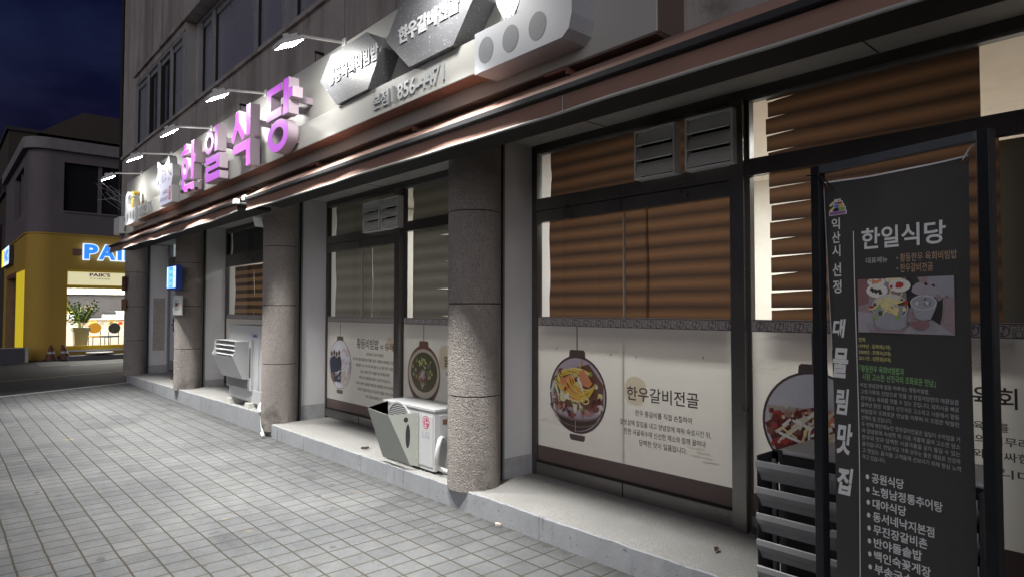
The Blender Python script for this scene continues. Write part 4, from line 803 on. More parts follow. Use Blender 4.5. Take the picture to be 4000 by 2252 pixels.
P = {'tl': (A0, zt + .01, o0), 'tm': (mid, zt - .015, o0), 'tr': (A1, zt, .02), 'bl': (A0, zb_, o1), 'bm': (mid + .10, zb_, o1), 'br': (A1, zb_, .02), 'tl2': (A0 + .0, zt + .05, .02)}
th = .006
def plate(ps):
    n = len(ps); b.add(ps + [(a, z, c - th) for a, z, c in ps], [list(range(n)), list(range(2 * n - 1, n - 1, -1))] + [(i, n + i, n + (i + 1) % n, (i + 1) % n) for i in range(n)])
plate([P['bl'], P['bm'], P['tm'], P['tl']])
# side flange with two slots showing the fins behind
sf_ = Fr((A1, 0, 0), (0, 0, 1), (0, 1, 0), (1, 0, 0))
plate([P['bm'], P['br'], P['tr'], P['tm']]); plate([(A0, zb_, .02), P['bl'], P['tl'], P['tl2']])
b.box(A1, A1 + .012, zb_, zt, .004, .02)
for z in (.24, .34, .44, .54, .60): screw(b, A1 + .006, z, .0215)
cov = b.build('deflector', t)
def onside(a_, z): # c of the flange plane between the fold and the outer edge
    f_ = (z - zb_) / (zt - zb_); a0 = P['bm'][0] + (P['tm'][0] - P['bm'][0]) * f_; c0 = o1 + (o0 - o1) * f_; u_ = (a_ - a0) / (A1 - a0); return (a_, z, c0 + (.02 - c0) * u_ + .002)
b = MB('fins', Fu)
slot = [onside(-4.613 + .010 * math.cos(x) , .44 + .10 * math.sin(x)) for x in [2 * math.pi * i / 16 for i in range(16)]]
b.add(slot, [list(range(16))])
for k in range(13): z = .35 + .0145 * k; b.add([onside(-4.619, z), onside(-4.607, z), onside(-4.607, z + .006), onside(-4.619, z + .006)], [(0, 1, 2, 3)], 'letter_white') if False else None
slot = [onside(-4.622 + .010 * math.cos(x), .575 + .022 * math.sin(x)) for x in [2 * math.pi * i / 12 for i in range(12)]]; b.add(slot, [list(range(12))]); b.build('deflector_slot', cov)
b = MB('p_lg', Fu); lx, lz = -4.462, .566; b.disc(lx, lz, .050, .056, .0068, 'p_lg', 28); b.ring(lx, lz, .041, .046, .006, .006, .0074, m='letter_white', n=28, t0=.2, t1=5.2); b.rect(lx - .012, lx - .005, lz - .03, lz + .03, .0075, 'letter_white'); b.rect(lx - .012, lx + .012, lz - .03, lz - .022, .0076, 'letter_white'); b.rect(lx, lx + .045, lz - .004, lz + .004, .0077, 'letter_white'); b.disc(lx - .024, lz + .018, .005, .005, .0078, 'letter_white', 8)
b.text('LG', lx - .052, lx + .052, .435, .490, .0072, bold=.03, m='p_steel'); b.build('maker_badge', t)
b = MB('white_plastic'); pts = [(X1 + .02, FY + .12, .47 + 0), (X1 + .06, FY + .04, .50), (X1 + .11, FY + .0, .46), (X1 + .10, FY - .02, .36), (X1 + .05, FY + .0, .26), (X1 + .06, FY + .03, .20), (X1 + .14, FY + .10, .175)]
def smooth(pts, n=6):
    pts = [Vector(p) for p in pts]; o = []
    for i in range(len(pts) - 1):
        p0, p1, p2, p3 = pts[max(i - 1, 0)], pts[i], pts[i + 1], pts[min(i + 2, len(pts) - 1)]
        for k in range(n): u = k / n; o.append(.5 * ((2 * p1) + (p2 - p0) * u + (2 * p0 - 5 * p1 + 4 * p2 - p3) * u * u + (3 * p1 - p0 - 3 * p2 + p3) * u ** 3))
    return o + [pts[-1]]
b.tube([(X1 + .005, FY + .13, .49)] + [(X1 + .015, FY + .02, .50)] if False else smooth([(X1 + .01, FY + .10, .42), (X1 + .05, FY + .03, .455), (X1 + .085, FY - .02, .42), (X1 + .075, FY - .03, .32), (X1 + .04, FY + .0, .235), (X1 + .06, FY + .06, .19), (X1 + .16, FY + .12, .175)]), .019, None, 10)
b.build('hose', t)

# tall unit with hood
FY = 3.06; t = thing('outdoor_unit', 'tall white outdoor unit with louvred hood on two concrete feet', 'outdoor unit', (-8.65, 3.2, .24)); Fu = wall_frame(FY)
X0, X1, Z0, Z1 = -9.23, -8.05, .305, 1.285
b = MB('white_metal', Fu); b.box(X0, X1, Z0, Z1 - .02, -.33, 0); b.box(X0 - .006, X1 + .006, Z1 - .035, Z1, -.335, .006); b.box(X1 - .14, X1 - .10, Z0 + .2, Z1 - .05, .001, .012)
b.box(X1 - .55, X1 - .27, Z0 + .22, Z1 - .3, .001, .006)
for z in (.56, .66, .77, 1.0): b.box(X1 - .53, X1 - .29, z, z + .012, .0065, .012)
b.box(X1 - .40, X1 - .30, .87, .92, .0065, .014); b.box(X1 - .385, X1 - .315, .878, .912, .0145, .0155, 'black'); b.box(X1 - .42, X1 - .02, Z0 + .0, Z0 + .16, .001, .008); b.box(X1 + .001, X1 + .003, Z0 + .02, Z0 + .15, -.2, -.05, 'black'); b.build('body', t, .012)
b = MB('white_metal', Fu); HX0, HX1 = -9.24, -8.45; hc = .30
b.box(HX0, HX1 + .1, .455, 1.09, .001, .03); b.box(HX0 + .03, HX1 - .02, .47, .60, .0305, .034, 'fins')
for k in range(12): b.box(HX0 + .03, HX1 - .02, .475 + .0105 * k, .479 + .0105 * k, .034, .042)
def slab(ps, th=.006): 
    n = len(ps); b.add(ps + [(a, z, c - th) for a, z, c in ps], [list(range(n)), list(range(2 * n - 1, n - 1, -1))] + [(i, n + i, n + (i + 1) % n, (i + 1) % n) for i in range(n)])
prof = [(.03, .60), (.03, 1.085), (.20, 1.085), (.20, .95), (.235, .90), (.10, .60)]
for a in (HX0, HX1):
    n = len(prof); b.add([(a, z, c) for c, z in prof] + [(a + .012, z, c) for c, z in prof], [list(range(n)), list(range(2 * n - 1, n - 1, -1))] + [(i, n + i, n + (i + 1) % n, (i + 1) % n) for i in range(n)])
slab([(HX0 + .012, .60, .10), (HX1, .60, .10), (HX1, .885, .228), (HX0 + .012, .885, .228)]); slab([(HX0 + .012, 1.078, .03), (HX1, 1.078, .03), (HX1, 1.085, .195), (HX0 + .012, 1.085, .195)])
hd = b.build('hood', t)
b = MB('white_metal', Fu)
for z in (.905, .965, 1.025): 
    b = MB('white_metal', Fu); ps = [(HX0 + .014, z, .19), (HX1 - .002, z, .19), (HX1 - .002, z + .038, .12), (HX0 + .014, z + .038, .12)]; b.add(ps + [(a, zz - .006, c) for a, zz, c in ps], [(0, 1, 2, 3), (7, 6, 5, 4), (0, 4, 5, 1), (2, 6, 7, 3)]); b.build('hood_louvre', hd)
b = MB('white_metal', Fu); b.rect(HX0 + .014, HX1 - .002, .88, 1.07, .05, 'cover'); b.build('hood_lining', hd)
b = MB('fins', Fu); b.box(HX1 + .05, HX1 + .085, .62, 1.0, .031, .034); b.build('side_grille', hd)
for z, y in ((.85, .15), (.77, .12), (.69, .09)): b = MB('fins', Fu); b.tube([Fu(HX1 + .0125, z, y), Fu(HX1 + .016, z, y)], .022, 'fins', 14); b.build('round_opening', hd)
b = MB('p_samsung', Fu); b.text('SAMSUNG', -8.375, -8.165, 1.138, 1.175, .0015, bold=.03); b.build('maker_badge', t)
for xa in (-9.05, -8.38):
    b = MB('concrete')
    T_ = [(xa - .085, 2.985), (xa + .085, 2.985), (xa + .085, 3.30), (xa - .085, 3.30)]; T2 = [(xa - .07, 2.995), (xa + .07, 2.995), (xa + .07, 3.29), (xa - .07, 3.29)]
    zb2 = .238 if xa < -8.7 else .243
    b.add([(x, y, zb2 - .01) for x, y in T_] + [(x, y, .304) for x, y in T2], [(3, 2, 1, 0), (4, 5, 6, 7)] + [(i, (i + 1) % 4, 4 + (i + 1) % 4, 4 + i) for i in range(4)]); b.build('foot', t)
b = MB('white_plastic'); b.tube(smooth([(-7.80, 2.96, .37), (-7.775, 2.925, .31), (-7.74, 2.93, .27)]), [.03] * 6 + [.035] * 7 if False else .022, None, 8); b.tube(smooth([(-7.76, 2.93, .29), (-7.75, 2.935, .2), (-7.70, 2.93, .10), (-7.60, 2.91, .04), (-7.55, 2.90, .018)]), .013, 'cover', 8); b.tube([(-7.62, 2.90, .045), (-7.53, 2.89, .02)], .02, None, 8)
tag(b.build('drain_hose', None), 'pale drain hose running down the step beside the tall outdoor unit', 'hose')

# near unit with dark louvre guard
t = thing('outdoor_unit', 'outdoor unit behind a dark frame of wide grey louvres, behind the banner', 'outdoor unit', (-1.2, 3.2, .158)); FY = 3.03; Fu = wall_frame(FY)
X0, X1 = -1.555, -.66
b = MB('white_metal', wall_frame(3.20)); b.box(X0 + .04, X1 - .04, .17, .775, -.34, 0); b.box(X0 + .02, X1 - .02, .777, .80, -.36, .03); b.build('body', t, .01)
b = MB('fins', wall_frame(3.198)); b.rect(X0 + .02, X1 - .02, .165, .772, .0); b.build('fin_panel', t); b = MB('p_palegrey')
cx, cz = -1.02, .46
for k in range(9): b.ring(cx, cz, .06 + .025 * k, .06 + .025 * k, .005, .005, .012, .018, 'p_palegrey', n=40)
for k in range(8): a_ = k * math.pi / 4; b.tube([wall_frame(3.198)(cx, cz, .012), wall_frame(3.198)(cx + .26 * math.cos(a_), cz + .26 * math.sin(a_), .012)], .003, 'p_palegrey', 5)
b.build('fan_grille', t)
b = MB('slat_dark', Fu); b.box(X0 - .004, X0, .16, .79, -.13, .02); b.box(X1, X1 + .004, .16, .79, -.13, .02); b.box(X0 + .02, X0 + .035, .2, .76, -.10, -.085, 'grey_metal'); b.box(X0, X1, .16, .17, -.12, .0); b.box(X0, X0 + .05, .74, .80, -.14, -.13); b.box(X0, X0 + .03, .16, .79, -.135, -.13); b.build('guard_frame', t)
for k in range(5):
    z = .771 - .1255 * k; s = MB('slat', Fu)
    pr = [(z, .035), (z - .004, .041), (z - .028, .043), (z - .062, .015), (z - .098, -.020), (z - .104, -.016), (z - .066, .008), (z - .03, .034), (z - .003, .033)]
    n = len(pr); s.add([(x, zz, c) for x in (X0 + .001, X1 - .001) for zz, c in pr], [list(range(n)), list(range(2 * n - 1, n - 1, -1))] + [(i, (i + 1) % n, n + (i + 1) % n, n + i) for i in range(n)]); s.build('louvre_slat', t)

# small litter on the step and pavement
def leaf(x, y, z, l, label):
    b = MB(mat('dry_leaf_brown', (.11, .075, .05), .8, var=.3, vs=60)); rg = random.Random(int(x * 1000)); a = rg.uniform(0, 6.28); ca, sa = math.cos(a), math.sin(a)
    rows = [(-.5, .02), (-.36, .16), (-.15, .27), (.1, .25), (.32, .14), (.5, .015)]; pts = []
    for u, w_ in rows:
        w_ *= rg.uniform(.8, 1.2)
        for s_ in (-1, -.5, 0, .5, 1): v = s_ * w_; pts.append((x + (u * ca - v * sa) * l, y + (u * sa + v * ca) * l, z + .003 + (abs(s_) ** 2 * .22 + .10 * (u + .3) ** 2) * l * rg.uniform(.8, 1.2)))
    b.add(pts, [(r_ * 5 + i, r_ * 5 + i + 1, (r_ + 1) * 5 + i + 1, (r_ + 1) * 5 + i) for r_ in range(5) for i in range(4)], None, True)
    b.tube([(x - .5 * ca * l, y - .5 * sa * l, z + .006), (x - .75 * ca * l, y - .75 * sa * l, z + .004)], .0015, None, 5)
    tag(b.build('dry_leaf', None), label, 'leaf', 'dry leaves on the steps')
leaf(-1.93, 3.26, .163, .055, 'curled dark leaf on the step in front of the near mullion'); leaf(-5.55, 3.10, .163, .08, 'dark dry leaf on the step left of the low outdoor unit'); leaf(-13.1, 3.35, .19, .12, 'dark leaf on the raised step at the entrance')

b = MB('p_rim'); b.add([(-3.42 + .028 * math.cos(a) * (1 + .2 * math.sin(3 * a)), 2.945 + .018 * math.sin(a), z) for z, q_ in ((.001, 1), (.022, 1)) for a in [6.2832 * i / 9 for i in range(9)]], [list(range(9))[::-1], list(range(9, 18))] + [(i, (i + 1) % 9, 9 + (i + 1) % 9, 9 + i) for i in range(9)])
tag(b.build('pebble', None, .004), 'small pale stone at the foot of the step right of the middle column', 'stone')

# ------------------------------------------------------------------ banner stand and banner
PL, PR = Vector((-1.115, 2.664, 0)), Vector((-.519, 2.505, 0)); U = (PR - PL).normalized(); N = Vector((U.y, -U.x, 0))
BF = Fr(PL, U, (0, 0, 1), N)
t = thing('banner_stand', 'black metal frame stand holding the dark vertical banner', 'banner stand', tuple((PL + PR) / 2))
b = MB('frame_black', BF); b.box(-.008, .030, .03, 2.078, -.02, .02); b.box(.607, .645, .03, 2.078, -.02, .02); b.build('post', t, .003)
b = MB('frame_top', BF); b.box(.0305, .6065, 2.045, 2.077, -.018, .019); b.build('top_bar', t, .003)
b = MB('frame_black', BF); b.box(.0305, .6065, .16, .19, -.015, .015); b.box(-.02, .05, 0, .03, -.24, .24); b.box(.59, .66, 0, .03, -.24, .24); b.build('base_foot', t, .003)
T_ = thing('vertical_banner', 'charcoal vertical banner with white Korean lettering and a food photo, tied inside the stand', 'banner', tuple(BF(.3, .25, 0)))
def bedge(z): # left edge curls inwards lower down
    f = (2.01 - z) / 1.6; return .035 + .062 * min(1, max(0, f)) ** .9
def bw(a, z): # gentle sag and curl of the sheet
    l = bedge(z); u = (a - l) / (.568 - l)
    return -.010 + .030 * (1 - u) ** 2 * (2.01 - z) / 1.6 * 1.2 + .006 * math.sin(z * 4.1 + u * 2) + .004 * math.sin(a * 23 + z * 3) * (1 if z > 1.8 else .5)
b = MB('banner', BF); nz_, na = 60, 16
pts = []
for j in range(nz_ + 1):
    for i in range(na + 1):
        z = .25 + (2.01 - .25) * j / nz_; l = bedge(z); a = l + (.568 - l) * i / na; top = .008 * math.sin(math.pi * i / na) if j == nz_ else 0
        pts.append((a, z - top, bw(a, z)))
b.add(pts, [(j * (na + 1) + i, j * (na + 1) + i + 1, (j + 1) * (na + 1) + i + 1, (j + 1) * (na + 1) + i) for j in range(nz_) for i in range(na)], None, True)
b.build('banner_sheet', T_)
class OnB:
    def __call__(s, a, z, c): return BF(a, z, bw(a, z) + .0012 + c)
b = MB('bwhite', OnB())
def cut(): # rim of the sheet
    for (p0, p1) in (((.035, 2.008), (.568, 2.008)),): b.stroke([(p0[0] + (p1[0] - p0[0]) * i / 16, p0[1] - .008 * math.sin(math.pi * i / 16)) for i in range(17)], .006, .0006, 'bwhite')
    b.stroke([(bedge(z) + .002, z) for z in [2.0 - .06 * i for i in range(12)]], .004, .0006, 'bgrey')
cut()
b.stroke([(.164 + .017 * max(0, (1.8 - z) / 1.3), z) for z in [1.80 - .05 * i for i in range(31)]], .0035, .0004)
for i, ch in enumerate('익산시'): z = 1.836 - .053 * i; b.text(ch, .074, .110, z - .0225, z + .0225, .0004, bold=.02)
for i, ch in enumerate('선정'): z = 1.656 - .066 * i; b.text(ch, .074, .112, z - .026, z + .026, .0004, bold=.02)
for ch, z, a, hw, hh in (('대', 1.428, .098, .030, .036), ('물', 1.293, .101, .034, .058), ('림', 1.144, .108, .028, .050), ('맛', 1.002, .116, .032, .060), ('집', .842, .120, .032, .052)): b.text(ch, a - hw, a + hw, z - hh, z + hh, .0005, bold=.035, shear=.18)
b.text('한일식당', .195, .495, 1.725, 1.805, .0004, bold=.02)
b.text('대표메뉴', .212, .294, 1.672, 1.694, .0004, bold=.01, m='bgrey')
for t_, z, r_ in (('황등한우 육회비빔밥', 1.685, .529), ('한우갈비전골', 1.648, .454)): b.text(t_, .342, r_, z - .015, z + .015, .0004, m='borange'); b.disc(.331, z, .003, .003, .0004, 'borange', 8)
b.text('연혁', .178, .204, 1.379, 1.395, .0004, bold=.02, m='byellow')
for i, (y_, n_) in enumerate((('1979년 : ', '김복례(1대)'), ('2000년 : ', '조명숙(2대)'), ('2011년 : ', '김현정(3대)'))): z = 1.362 - .0225 * i; b.text(y_ + n_, .178, .298, z - .009, z + .009, .0004, bold=.02, m='byellow')
b.text('「황등한우 육회비빔밥과', .180, .345, 1.266, 1.292, .0004, bold=.01, m='bgreen'); b.text('시원 고소한 선짓국의 조화로운 만남」', .190, .455, 1.236, 1.262, .0004, bold=.01, m='bgreen')
for i, (t_, r_) in enumerate((('비법 양념장에 밥을 비벼내는 황등비빔밥,', .432), ('고춧가루와 간장으로 맛을 낸 한일식당만의 매콤달콤', .526), ('한우암소 육회를 맛볼 수 있는 곳입니다. 돼지사골 뼈로', .526), ('끓여낸 맑은 국물의 선짓국은 고소하고 시원해서 황등', .526), ('비빔밥과 조화로운 만남을 이루며 이 조합은 탁월한', .526), ('선택이 될 것입니다.', .296), ('두 번째 메인메뉴인 한우갈비전골은 일일이 수작업을 거', .526), ('쳐 양념장에 숙성한 뒤 사골 국물에 끓여 고소한 암소', .526), ('한우의 맛과 담백한 사골국물을 같이 즐길 수 있는', .526), ('음식입니다. 한일식당 가족 모두는 좋은 재료로 건강하', .526), ('고 맛있는 음식을 고객들께 선보이기 위해 항상 노력', .526), ('하고 있습니다.', .272))):
    z = 1.217 - .0243 * i; b.text(t_, .182 + .0005 * i, r_, z - .0085, z + .0085, .0004, m='bgrey')
for i, (t_, r_) in enumerate((('공원식당', .335), ('노형남정통추어탕', .463), ('대야식당', .339), ('동서네낙지본점', .43), ('무진장갈비촌', .405), ('반야돌솥밥', .385), ('백인숙꽃게장', .412), ('부송국수', .352), ('송학국수', .352))):
    z = .878 - .0466 * i; o_ = .0017 * i; b.text(t_, .222 + o_, r_ + o_, z - .018, z + .018, .0004, bold=.02); b.disc(.206 + o_, z, .0065, .009, .0004, 'bwhite', 12)
# pagoda emblem
for k, (a0, a1, z0, z1, mL, mR) in enumerate(((.066, .134, 1.873, 1.883, 'p_purple', 'p_purple'), (.080, .130, 1.885, 1.899, 'p_navy', 'p_green'), (.086, .124, 1.901, 1.910, 'p_blue', 'p_yellow'), (.086, .118, 1.912, 1.921, 'p_blue', 'p_red'), (.090, .110, 1.923, 1.930, 'p_egg', 'p_lilac'))):
    b.rect(a0 - .004, a1 + .004, z0 - .003, z1 + .003, .0004 + .0001 * k, 'bwhite'); m_ = (a0 + a1) / 2; b.rect(a0, m_, z0, z1, .0012, mL); b.rect(m_, a1, z0, z1, .0012, mR)
for z in (1.893, 1.915): b.flat([(.064, z - .006), (.066, z), (.084, z + .012), (.088, z + .004), (.070, z - .010)], .0013, 'p_egg')
# food photograph on the banner
px0, px1, pz0, pz1 = .180, .520, 1.415, 1.614; nx = cshift(); c = lambda: .0005 + nx() * .5; rg = random.Random(21); V = lambda u, v: (px0 + u * (px1 - px0), pz0 + v * (pz1 - pz0))
b.rect(px0, px1, pz0, pz1, c(), 'p_bgrose'); 
for k in range(26): u, v = rg.random(), rg.random(); a_, z_ = V(u, v); b.flat([(min(max(x, px0), px1), min(max(y, pz0), pz1)) for x, y in blob(rg, a_, z_, rg.uniform(.015, .035), 8)], c(), rg.choice(['p_bgrose', 'p_bggrey', 'p_greyp', 'p_bgrose', 'p_bggrey']))
b.flat([V(.75, 1), V(1, 1), V(1, .6), V(.9, .7)], c(), 'p_steel'); b.flat([V(0, 1), V(.14, 1), V(.12, .55), V(0, .5)], c(), 'p_bgred'); b.flat([V(0, 0), V(.14, 0), V(.2, .35), V(0, .4)], c(), 'p_bggrey'); b.flat([V(.5, 0), V(1, 0), V(.8, .25), V(.6, .25)], c(), 'p_bggrey')
for u, v, ru, rv, m in ((.21, .94, .10, .09, 'p_orange'), (.40, .97, .09, .06, 'p_egg'), (.22, .78, .12, .13, 'p_bowl'), (.47, .86, .12, .12, 'p_red')):
    a_, z_ = V(u, v); clipz = lambda P: [(x, min(y, pz1)) for x, y in P]; b.flat(clipz(b.ell(a_, z_, ru * .34, rv * .2, 20)), c(), 'p_white')
    for k in range(10): b.flat(clipz(blob(rg, a_ + rg.gauss(0, .010), z_ + rg.gauss(0, .005), .008, 6)), c(), m)
a_, z_ = V(.36, .46); b.flat([V(.17, .5), V(.2, .12), V(.28, .06), V(.46, .06), V(.53, .14), V(.55, .5)], c(), 'p_steel'); b.flat([V(.2, .3), V(.3, .2), V(.45, .2), V(.54, .32), V(.53, .14), V(.46, .06), V(.28, .06), V(.2, .12)], c(), 'p_greyp')
b.flat(b.ell(a_, z_ + .003, .068, .048, 26), c(), 'p_palegrey'); b.flat(b.ell(a_, z_ + .003, .064, .045, 26), c(), 'p_broth')
for k in range(26): b.flat(blob(rg, a_ + rg.gauss(-.005, .028), z_ + rg.gauss(-.008, .016), .010, 6), c(), rg.choice(['p_bowl', 'p_green', 'p_egg', 'p_clay', 'p_dkgreen', 'p_red', 'p_meat']))
for k in range(16): b.stroke(squig(rg, a_ - .02 + rg.gauss(0, .012), z_ + .03 + rg.gauss(0, .008), .07, -.9 + rg.uniform(-1, 1), rg.uniform(-2.2, 2.2), 8), .0045, c(), 'p_egg')
b.ring(a_ + .02, z_ - .015, .012, .010, .004, .004, c(), m='p_egg', n=14)
a_, z_ = V(.72, .5); b.flat([V(.59, .58), V(.64, .28), V(.70, .24), V(.79, .26), V(.85, .5)], c(), 'p_steel'); b.flat(b.ell(a_, z_ + .010, .045, .026, 22), c(), 'p_palegrey'); b.flat(b.ell(a_, z_ + .010, .041, .023, 22), c(), 'p_steel')
for k in range(16): b.flat(blob(rg, a_ + rg.gauss(0, .016), z_ + .01 + rg.gauss(0, .008), .008, 6), c(), rg.choice(['p_dkgreen', 'p_steel', 'p_palegrey', 'p_greyp', 'p_steel']))
b.flat([V(.56, .22), V(.64, .1), V(.72, .08), V(.78, .14), V(.77, .24), V(.66, .24)], c(), 'p_bgred')
for k in range(3): b.stroke([V(.13, .2 - .05 * k), V(.2, .03 - .02 * k + .03)], .004, c(), 'p_greyp')
b.build('banner_print', T_)
for a, z in ((.046, 1.993), (.557, 1.995)): b = MB('p_clay', BF); b.ring(a, z, .009, .009, .004, .004, bw(a, z) + .002, bw(a, z) + .005, 'p_clay', n=14); b.build('eyelet', T_)
b = MB('black')
b.tube([BF(.046, 1.993, 0), BF(.038, 2.02, .012), BF(.022, 2.045, .022)], .003, 'black', 5); b.tube([BF(.026, 2.044, .022), BF(-.02, 2.043, .03)], .003, 'black', 5); b.tube([BF(.02, 2.045, .022), BF(.07, 2.01, .03), BF(.112, 1.962, .04)], .003, 'black', 5); b.build('cable_tie', T_); b = MB('black'); b.tube([BF(.557, 1.995, 0), BF(.58, 2.03, .0), BF(.61, 2.05, .0)], .003, 'p_palegrey', 5); b.build('cable_tie', T_)

# ------------------------------------------------------------------ the yellow corner cafe across the road
CX = -23.1
M['ochre'] = mat('cafe_ochre_render', (.42, .275, .05), .8, var=.10, vs=2, bump=.2, bs=20); M['mauve'] = mat('cafe_upper_grey_render', (.125, .112, .12), .85, var=.25, vs=1.4); M['cornice'] = mat('cafe_pale_cornice', (.19, .18, .19), .85, var=.25, vs=4)
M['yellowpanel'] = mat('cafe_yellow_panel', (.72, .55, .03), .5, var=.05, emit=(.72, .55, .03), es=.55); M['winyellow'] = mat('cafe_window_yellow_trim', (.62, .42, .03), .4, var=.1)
K = thing('cafe_building', 'yellow rounded-corner cafe with grey upper floor across the road', 'building', (CX, 3.5, 0))
def corner(x_, r, y0=1.98): return [(x_ - r + r * math.cos(a), y0 + r - r * math.sin(a)) for a in [math.pi / 2 * i / 10 for i in range(11)]]
def vprism(b, poly, z0, z1, m):
    n = len(poly); b.add([(x, y, z) for z in (z0, z1) for x, y in poly], [list(range(n)), list(range(2 * n - 1, n - 1, -1))] + [(i, (i + 1) % n, n + (i + 1) % n, n + i) for i in range(n)], m)
def shell(z0, z1, m, x_=CX, r=.55, xl=-31, yr=2.93, th=.3, y0=1.98): vprism(b, [(x_, yr)] + corner(x_, r, y0) + [(xl, y0), (xl, y0 + th), (x_ - r - .1, y0 + th), (x_ - th, y0 + r + .1), (x_ - th, yr)], z0, z1, m)
b = MB('ochre'); shell(-.01, 2.66, 'ochre', xl=-25.9); shell(2.66, 3.71, 'ochre', yr=12); b.box(CX - .3, CX, 2.931, 5.6, -.01, .21); b.box(CX - .3, CX, 5.6, 12, -.01, 2.659); b.box(-31, -29.4, 1.98, 2.28, -.01, 2.659)
shell(3.712, 4.39, 'mauve', yr=12); shell(5.85, 6.17, 'mauve', yr=12); shell(4.391, 5.849, 'mauve', yr=2.82, xl=-24.6); b.box(CX - .3, CX, 4.75, 12, 4.391, 5.849, 'mauve'); b.box(-31, -27.5, 1.98, 2.28, 4.391, 5.849, 'mauve'); b.box(-31, -23.5, 2.6, 12, 6.0, 6.15, 'mauve'); b.box(-31, -23.45, 11.6, 11.9, 0, 6.0, 'mauve')
b.build('wall', K)
b = MB('cornice'); shell(6.171, 6.50, 'cornice', CX + .14, .62, yr=12, th=.4, y0=1.84); shell(3.69, 3.725, 'ochre', CX + .03, .57, yr=12, y0=1.95); b.box(CX - .02, CX + .05, 2.8, 4.9, 4.36, 4.39); b.build('cornice', K)
b = MB('darkpane'); b.box(CX - .16, CX - .14, 2.82, 4.75, 4.39, 5.85); b.box(CX - .15, CX - .08, 3.70, 3.80, 4.39, 5.85, 'mauve'); b.build('upper_window', K); b = MB('darkpane'); b.box(-27.5, -24.6, 2.10, 2.12, 4.39, 5.85); b.box(-26.1, -26.0, 2.04, 2.1, 4.39, 5.85, 'mauve'); b.build('upper_window', K)
b = MB('winyellow'); b.box(CX - .1, CX + .02, 2.94, 5.6, 2.60, 2.659); b.box(CX - .1, CX + .02, 2.94, 5.6, .27, .39); b.box(CX - .1, CX + .03, 2.94, 5.6, .215, .268, 'letter_white'); b.box(CX - .1, CX + .005, 2.935, 2.96, .39, 2.6); b.box(CX - .1, CX + .01, 2.96, 5.6, 2.11, 2.21); b.box(CX - .1, CX + .01, 5.55, 5.6, .39, 2.6)
wn = b.build('cafe_window', K)
g = MB('glass'); g.add([(CX - .04, y, z) for y, z in ((2.96, .39), (5.55, .39), (5.55, 2.11), (2.96, 2.11))], [(0, 1, 2, 3)]); g.build('pane', wn)
CF = Fr((CX, 0, 0), (0, 1, 0), (0, 0, 1), (1, 0, 0))
M['litcream'] = emit_mat('cafe_lit_header', (.88, .82, .50), .62)
g = MB('litcream', CF); g.rect(2.96, 5.55, 2.21, 2.60, -.02); g.text("PAIK'S", 3.515, 4.06, 2.465, 2.575, -.018, bold=.035, m='p_purple'); g.text('COFFEE', 3.525, 4.055, 2.385, 2.425, -.018, m='ink'); g.build('header_panel', wn)
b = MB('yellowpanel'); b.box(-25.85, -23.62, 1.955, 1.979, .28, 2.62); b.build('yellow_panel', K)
M['glowtrim'] = mat('door_trim_brass', (.55, .36, .2), .3, .8)
b = MB('black'); b.box(-29.4, -25.9, 2.5, 2.52, 0, 2.66); b.box(-26.0, -25.9, 1.96, 2.3, .0, 2.6, 'glowtrim'); b.box(-29.4, -29.25, 1.96, 2.3, .0, 2.6, 'glowtrim'); b.box(-29.3, -25.9, 1.95, 2.28, 2.52, 2.659, 'p_clay'); b.build('side_door', K)
# interior
b = MB('room'); b.box(-28, -27.9, 2.3, 8, 0, 3.2); b.box(-27.9, -23.4, 2.4, 2.5, 0, 3.2); b.box(-27.9, -23.4, 8, 8.1, 0, 3.2); b.box(-27.9, -23.41, 2.5, 8, 2.9, 2.95); b.box(-27.9, -23.41, 2.5, 8, .12, .16, 'room_floor')
b.box(-26.9, -26.4, 2.5, 8, 2.0, 2.18); b.box(-27.88, -27.86, 2.5, 8, 1.3, 2.0, 'p_skin'); b.box(-27.86, -27.5, 2.5, 8, 1.50, 1.53, 'letter_white'); b.build('interior_wall', K)
M['menulit'] = emit_mat('menu_lit_panel', (.80, .80, .74), .8)
MF = Fr((-26.38, 0, 0), (0, 1, 0), (0, 0, 1), (1, 0, 0)); b = MB('menulit', MF); b.rect(2.6, 5.9, 2.19, 2.46, 0)
b.rect(2.62, 3.55, 2.20, 2.45, .002, 'p_palegrey'); b.disc(3.25, 2.27, .20, .09, .003, 'p_orange'); b.disc(2.8, 2.28, .13, .06, .0032, 'p_meatlt'); b.rect(3.58, 4.95, 2.20, 2.27, .003, 'p_blue'); b.rect(5.02, 5.3, 2.22, 2.44, .003, 'p_bowl'); b.rect(5.4, 5.8, 2.22, 2.44, .003, 'p_egg'); b.build('menu_board', K)
lamp('cafe_light', K, (-25.2, 4.4, 2.86), (2.6, 3.0), CAFE_W, color=(1, .97, .90)); lamp('shelf_light', K, (-26.65, 4.6, 1.95), (.2, 4), 110, (0, R(50), 0), (1, .76, .45))
t = thing('cafe_counter', 'white cafe counter with a row of menu cards along its front', 'counter', (-26, 4.8, .16)); b = MB('letter_white'); b.box(-26.3, -25.6, 2.6, 7.5, .16, 1.12); b.box(-26.35, -25.55, 2.6, 7.5, 1.12, 1.16); b.build('counter_body', t)
CFr = Fr((-25.595, 0, 0), (0, 1, 0), (0, 0, 1), (1, 0, 0)); rg = random.Random(8)
